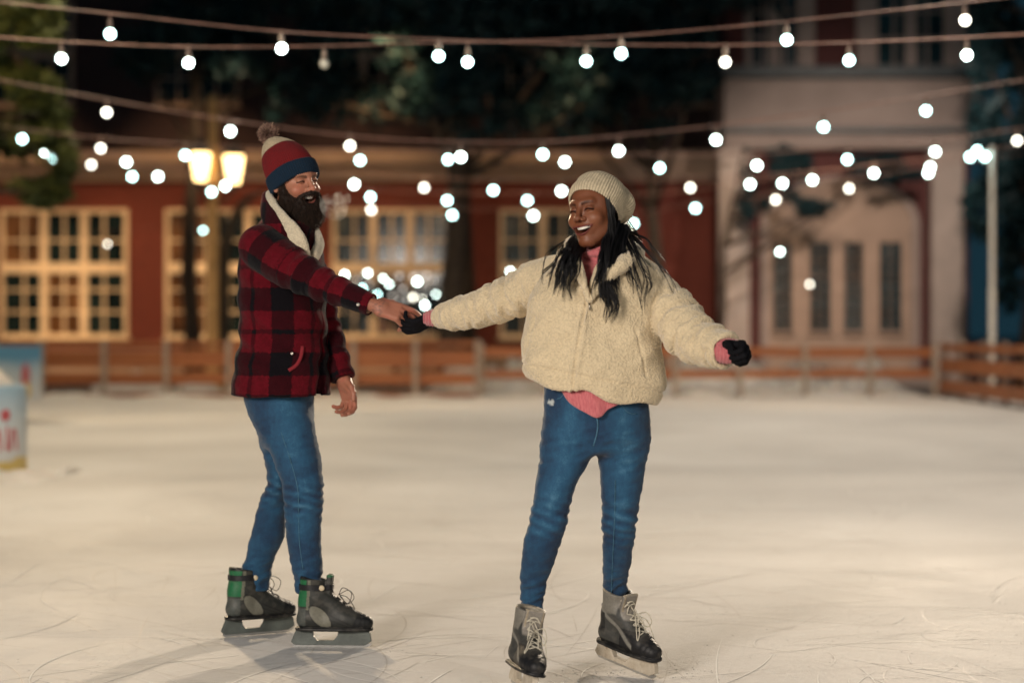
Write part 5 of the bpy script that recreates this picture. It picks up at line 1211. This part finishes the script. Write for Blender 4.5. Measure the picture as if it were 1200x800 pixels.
    V, Q = mesh_sdf(sw, (PX(625, 6.95), 6.75, PZ(505, 6.9)), (PX(775, 6.95), 7.12, PZ(265, 6.9)), .0045); N = vnormals(V, Q)
    V = V+N*(.0035*fbm(V*12, 3, 5)+(V[:, 2] > PZ(312, 6.9))*.0045*np.sin((V[:, 2]+.12*V[:, 0])*2*np.pi/.028)+(V[:, 2] < PZ(440, 6.9))*.005*np.sin(V[:, 0]*75+V[:, 2]*25))[:, None]
    npmesh('pink_sweater', V, Q, M['rib_pink'], root)
    for nm, T in (('sweater_cuff', [(*P(838, 408, 6.70), .044), (*P(851, 411, 6.66), .044), (*P(858, 411, 6.64), .040)]), ('sweater_cuff', [(*P(524, 371, 7.29), .034), (*P(511, 372, 7.35), .033), (*P(504, 373, 7.39), .029)])):
        TT = Tube(T, 6); q_ = np.array([x_[:3] for x_ in T]); V, Q = mesh_sdf(TT, q_.min(0)-.06, q_.max(0)+.06, .004); N = vnormals(V, Q); V = V+N*(.002*np.sin(V[:, 0]*2*np.pi/.011))[:, None]; npmesh(nm, V, Q, M['rib_pink'], root)
    # --- gloves
    hr = hand_sdf(P(509, 372, 7.40), (-.90, .0, -.42), (-.25, -.55, -.80), 1, [(26, 36, 26), (32, 38, 28), (38, 40, 28), (46, 42, 28)], .90, 1, [(.018, .026, -.008), (.046, .044, -.020), (.072, .044, -.034), (.090, .034, -.044)], 1.1)
    hl = hand_sdf(P(852, 409, 6.66), (.66, -.70, -.02), (.55, .55, .62), -1, [(64, 74, 40), (68, 76, 40), (72, 78, 40), (76, 78, 40)], .95, .6, [(.018, .026, -.010), (.046, .040, -.026), (.066, .034, -.044), (.074, .016, -.052)], 1.12)
    for nm, hf_, c in (('glove', hr, P(495, 376, 7.33)), ('glove', hl, P(868, 410, 6.62))):
        c = np.array(c); V, Q = mesh_sdf(hf_, c-.13, c+.13, .0026); N = vnormals(V, Q); V = V+N*(.0008*fbm(V*90, 2, 3))[:, None]; gl = npmesh(nm, V, Q, M['glove'], root)
        if hf_ is hr:
            q = snap(hf_, np.stack([np.full(9, PX(503, 7.3)), np.full(9, 7.26), np.linspace(PZ(383, 7.3), PZ(376, 7.3), 9)], 1)+np.linspace(0, 1, 9)[:, None]*np.array((.02, 0, 0)), .001); b = MB(); b.tube([tuple(map(float, v)) for v in q], .0016, 5); b.build('glove_piping', M['metal'], gl, smooth=True)
    # --- jeans
    pelvis = [(428, 642, 754, 6.96, .125), (455, 638, 757, 6.96, .130), (485, 637, 761, 6.97, .138), (510, 636, 761, 6.97, .120), (532, 642, 756, 6.97, .09)]
    lA = [(486, 646, 690, 6.95, .075), (508, 637, 695, 6.95, .090), (533, 632, 693, 6.95, .090), (571, 628, 674, 6.92, .078), (600, 623, 667, 6.91, .066), (617, 619, 663, 6.91, .062), (640, 613, 656, 6.93, .059), (662, 611, 648, 6.96, .054), (690, 610, 639, 6.99, .046), (722, 611, 636, 7.0, .041)]
    lB = [(486, 706, 750, 6.97, .075), (508, 701, 759, 6.98, .090), (533, 701, 758, 6.98, .088), (571, 704, 752, 6.98, .076), (600, 706, 747, 6.99, .065), (617, 706, 745, 7.0, .061), (640, 706, 742, 7.03, .058), (662, 706, 739, 7.07, .053), (685, 707, 735, 7.12, .046), (714, 707, 733, 7.17, .041)]
    jo, jfun, ls = jeans(root, pelvis, [lA, lB], None, [(608, 6.92), (612, 6.99)], [(712, 7.0), (704, 7.15)], h=.0055, rips=[(647, 451, 6.83, .016, .008), (646, 472, 6.83, .014, .010), (655, 449, 6.83, .010, .005)])
    side_seam(jo, ls[1], PZ(700, 7.15), PZ(560, 6.98), -.35, jfun)
    b = MB(); q = snap(jfun, np.array([P(699, 488, 6.8), P(701, 500, 6.8), P(700, 514, 6.8), P(696, 526, 6.84)]), .002); b.tube([tuple(map(float, v)) for v in catmull(q, 12)], .003, 6); b.build('fly_seam', M['denim_seam'], jo, smooth=True)
    for pts in ([(641, 468), (650, 466), (657, 459), (660, 450)], [(757, 486), (748, 486), (738, 482), (731, 474)]):
        b = MB(); q = snap(jfun, np.array([P(a_, c_, 6.82) for a_, c_ in pts]), .0022); b.tube([tuple(map(float, v)) for v in catmull(q, 10)], .0018, 5); b.build('pocket_seam', M['denim_seam'], jo, smooth=True)
    # --- skates
    skate(root, 'ice_skate', (PX(611, 6.80), 6.80, .002), -76, 0, 'cream', roll=-11)
    skate(root, 'ice_skate', (PX(733, 7.11), 7.11, .022), -50, -9, 'cream', roll=3)
    V, Q = mesh_sdf(f, (-.11, -.14, -.22), (.11, .13, .13), .0022); parts = [(W(V), Q, face_colors(V, 'woman', lips, bend, mw, mh))]
    skin = (.170, .062, .030)
    tors = Loft(section([(300, 675, 722, 6.95, .05), (325, 655, 760, 6.95, .09), (400, 650, 745, 6.96, .08), (470, 648, 748, 6.96, .09), (500, 650, 748, 6.96, .08)]))
    ra = [P(665, 322, 6.95), P(590, 350, 7.12), P(520, 371, 7.30)]; la = [P(762, 340, 6.95), P(812, 392, 6.80), P(848, 410, 6.68)]
    def hid(p):
        d = tors(p)
        for a in (ra, la): d = smin(d, sd_cap(p, a[0], a[1], .036, .03), .02); d = smin(d, sd_cap(p, a[1], a[2], .030, .022), .01)
        for a in ([P(668, 480, 6.95), P(646, 620, 6.93), P(624, 722, 7.0)], [P(728, 480, 7.0), P(726, 620, 7.02), P(720, 703, 7.17)]):
            d = smin(d, sd_cap(p, a[0], a[1], .05, .034), .02); d = smin(d, sd_cap(p, a[1], a[2], .034, .024), .01)
        return smin(d, sd_cap(p, W(np.array([[0, .03, -.12]]))[0], P(703, 320, 6.94), .042, .05), .02)
    cov = lambda p: smax(hid(p), np.minimum(np.minimum(jf(p), jfun(p)), st(p))+.015, .006)
    V, Q = mesh_sdf(cov, (PX(500, 7.3), 6.5, .1), (PX(870, 6.7), 7.45, PZ(270, 6.9)), .011); parts.append((V, Q, vcol(len(V), skin)))
    V, Q, A = join(parts); npmesh('body', V, Q, M['skin'], root, attrs={'col': A})
    # --- hair
    allf = lambda p: np.minimum(np.minimum(jf(p), sw(p)), f(L(p))*s)
    t0 = lambda *a: [P(*q) for q in a]
    GL = [t0((676, 276, 6.95), (666, 290, 6.82), (659, 306, 6.78), (655, 326, 6.76), (645, 350, 6.75)), t0((677, 277, 6.95), (670, 294, 6.80), (666, 312, 6.76), (662, 330, 6.75), (668, 350, 6.75)),
          t0((680, 284, 6.93), (677, 297, 6.80), (673, 312, 6.77), (670, 326, 6.76), (660, 346, 6.75)), t0((676, 276, 6.98), (658, 292, 6.84), (646, 308, 6.78), (636, 326, 6.76), (634, 340, 6.76)), t0((678, 281, 6.95), (668, 293, 6.81), (664, 304, 6.79), (660, 320, 6.77))]
    GR = [t0((722, 262, 6.86), (716, 283, 6.82), (712, 306, 6.77), (706, 328, 6.76), (713, 350, 6.75), (711, 376, 6.75)), t0((728, 266, 6.87), (722, 288, 6.82), (718, 310, 6.77), (713, 335, 6.76), (722, 355, 6.75), (716, 374, 6.75)),
          t0((714, 268, 6.84), (711, 288, 6.80), (709, 306, 6.77), (707, 324, 6.76), (703, 345, 6.75), (711, 364, 6.75)), t0((732, 268, 6.88), (729, 285, 6.83), (725, 302, 6.80), (720, 322, 6.77), (727, 340, 6.77)), t0((720, 262, 6.87), (716, 278, 6.83), (714, 292, 6.81), (712, 308, 6.79))]
    GO = [t0((735, 272, 6.90), (744, 290, 6.82), (751, 308, 6.79), (761, 330, 6.78), (755, 350, 6.78), (751, 374, 6.77)), t0((738, 273, 6.92), (752, 285, 6.86), (768, 303, 6.83), (784, 327, 6.82), (800, 358, 6.82)),
          t0((730, 274, 6.88), (738, 294, 6.81), (742, 318, 6.78), (749, 342, 6.77), (752, 368, 6.77)), t0((740, 274, 6.94), (756, 282, 6.88), (770, 298, 6.86), (780, 318, 6.84)), t0((728, 280, 6.88), (734, 300, 6.80), (740, 325, 6.78), (746, 345, 6.77)),
          t0((676, 277, 6.99), (654, 288, 6.84), (640, 302, 6.79), (634, 330, 6.78))]
    hm = strands('hair', GL+GR, M['hair_black'], root, [11, 11, 10, 3, 10, 16, 16, 13, 12, 16], .0066, .0010, 7, allf, .003, 26, .0080, 24, 4, .6, lock=14)
    strands('flying_hair', GO, M['hair_black'], hm, [7, 3, 6, 2, 5, 2], .0045, .0011, 9, allf, .003, 26, .007, 24, 4, .9, lock=5)
    gg = [[W(np.array([[.074, .015-.02*k, .04]]))[0], W(np.array([[.076, -.005-.01*k, -.02]]))[0], W(np.array([[.066, -.0-.008*k, -.085]]))[0], W(np.array([[.060, .0, -.15]]))[0]] for k in (0, 1, 2)]
    strands('temple_hair', gg, M['hair_black'], hm, 12, .004, .0014, 12, lambda p: f(L(p))*s, .002, 14, .003, 30, 4, .8, lock=6)
    back = [t0((728, 256, 6.96), (744, 284, 7.02), (748, 300, 7.05)), t0((715, 275, 7.0), (720, 290, 7.04), (722, 310, 7.08))]
    strands('back_hair', back, M['hair_black'], hm, 8, .007, .0014, 13, None, .002, 10, .003, lock=8)
    return root
build_woman()
# ================================================================== CAMERA, SKY, LAMPS
sc = bpy.context.scene
cd = bpy.data.cameras.new('camera'); cam = bpy.data.objects.new('camera', cd); C.objects.link(cam)
cam.location = (0, 0, H); cam.rotation_euler = (math.radians(90), 0, 0)
cd.sensor_width = 36; cd.lens = F*36/1200; cd.shift_y = -(400-HOR)/1200; cd.clip_end = 2000
cd.dof.use_dof = True; cd.dof.focus_distance = 7.25; cd.dof.aperture_fstop = 1.4
sc.camera = cam
wd = bpy.data.worlds.new('World'); sc.world = wd; wd.use_nodes = True; nt = wd.node_tree; bg = nt.nodes['Background']
sky = nt.nodes.new('ShaderNodeTexSky'); sky.sky_type = 'NISHITA'; sky.sun_disc = False; sky.sun_elevation = math.radians(-4); sky.sun_rotation = math.radians(200); sky.air_density = 1.5; sky.ozone_density = 4
mx = nt.nodes.new('ShaderNodeMix'); mx.data_type = 'RGBA'; mx.blend_type = 'ADD'; mx.inputs[0].default_value = 1
mx.inputs[7].default_value = (.08, .26, .38, 1); nt.links.new(sky.outputs[0], mx.inputs[6]); nt.links.new(mx.outputs[2], bg.inputs[0]); bg.inputs[1].default_value = .10
def lamp(name, ty, loc, col, p, size=.5, aim=None, cone=None, blend=.6):
    l = bpy.data.lights.new(name, ty); l.color = col; l.energy = p; l.shadow_soft_size = size
    o = bpy.data.objects.new(name, l); C.objects.link(o); o.location = loc
    if aim is not None: o.rotation_euler = (Vector(aim)-Vector(loc)).to_track_quat('-Z', 'Y').to_euler()
    if cone: l.spot_size = math.radians(cone); l.spot_blend = blend
    return o
WARM = (1, .77, .50)
lamp('rink_floodlight_front', 'SPOT', (-5.5, -3.5, 3.9), (1, .89, .78), 4700, 1.4, (0.2, 7.5, 1.0), 75, .8)
lamp('rink_floodlight_front_right', 'SPOT', (6, -2, 4.5), (1, .90, .80), 800, 1.2, (0.2, 8, .8), 80, .8)
lamp('rink_floodlight_back_left', 'SPOT', (-6.5, 25.5, 6.3), (1, .76, .48), 10000, .4, (1.2, 5.5, 3.4), 42, 1)
lamp('rink_floodlight_back_right', 'SPOT', (6.0, 24.5, 6.2), (1, .82, .62), 11000, .3, (.4, 5.5, 3.0), 42, 1)
for x_, y_, z_, p_ in ((-3.6, 14, 5.6, 820), (3.2, 14, 5.6, 820), (-4.5, 20.5, 7.0, 1000), (4.5, 20.5, 7.0, 950), (-5.5, 27, 8.4, 1350), (5.5, 27, 8.4, 1350), (-6, 34, 9.3, 1400), (6, 34, 9.3, 1400)):
    lamp('overhead_rink_light', 'SPOT', (x_, y_, z_), (1, .79, .53) if x_ < 0 else (1, .84, .66), p_, .5, (x_, y_-.01, 0), 124, 1)
for x_ in (-7.5, -1.5, 5): lamp('fence_fill_spot', 'SPOT', (x_, 27, 6.0), (1, .70, .42), 1300, .3, (x_, 38, .3), 66, .9)  # unseen spots added to brighten the back fence
for px, py in ((238.5, 197), (277, 200)):
    lamp('lantern_light', 'POINT', (PX(px, YL), YL-.38, PZ(py, YL)), (1, .60, .26), 800, .1)
for x_, p_, c_ in ((-13, 2700, (1, .64, .34)), (-9.5, 2700, (1, .64, .34)), (-6, 2700, (1, .64, .34)), (-2.5, 2400, (1, .58, .26)), (1.2, 900, (1, .60, .28)), (4.5, 450, (1, .60, .28))):
    lamp('facade_fill_spot', 'SPOT', (x_, 39.5, 8.2), c_, p_, .2, (x_, 50, 1.2), 34, .8)  # unseen spots added to lift the brick facade and its window frames
for x_, p_ in ((-12.5, 1000), (-8, 1200), (-4, 900), (.5, 500)): lamp('cornice_fill_spot', 'SPOT', (x_, 45.4, 9.3), (1, .58, .27), p_, .1, (x_, 50, 4.0), 56, .9)  # unseen spots added to make the cornice glow warm
lamp('entrance_fill_spot', 'SPOT', (8.5, 37, 7.6), (1, .80, .66), 2600, .2, (8.2, 48, 3.0), 60, .9)  # unseen spot added to brighten the entrance front
lamp('entrance_fill_spot', 'SPOT', (4.5, 38, 7.6), (1, .76, .58), 1500, .2, (5.8, 48, 2.2), 46, .9)  # second added spot, lifting the left side of the entrance
lamp('pine_lamp', 'SPOT', (-7, 23, 6.5), (1, .65, .28), 450, .3, (-6.8, 27, 3.5), 60, .8)
sc.view_settings.view_transform = 'Standard'; sc.view_settings.look = 'None'; sc.view_settings.exposure = 0; sc.view_settings.gamma = 1
sc.view_settings.use_curve_mapping = False
cy = sc.cycles; cy.use_denoising = True; cy.max_bounces = 6; cy.diffuse_bounces = 3; cy.glossy_bounces = 2; cy.transmission_bounces = 2; cy.volume_bounces = 0
cy.sample_clamp_indirect = 3; cy.sample_clamp_direct = 0; cy.use_light_tree = True; cy.caustics_reflective = False; cy.caustics_refractive = False
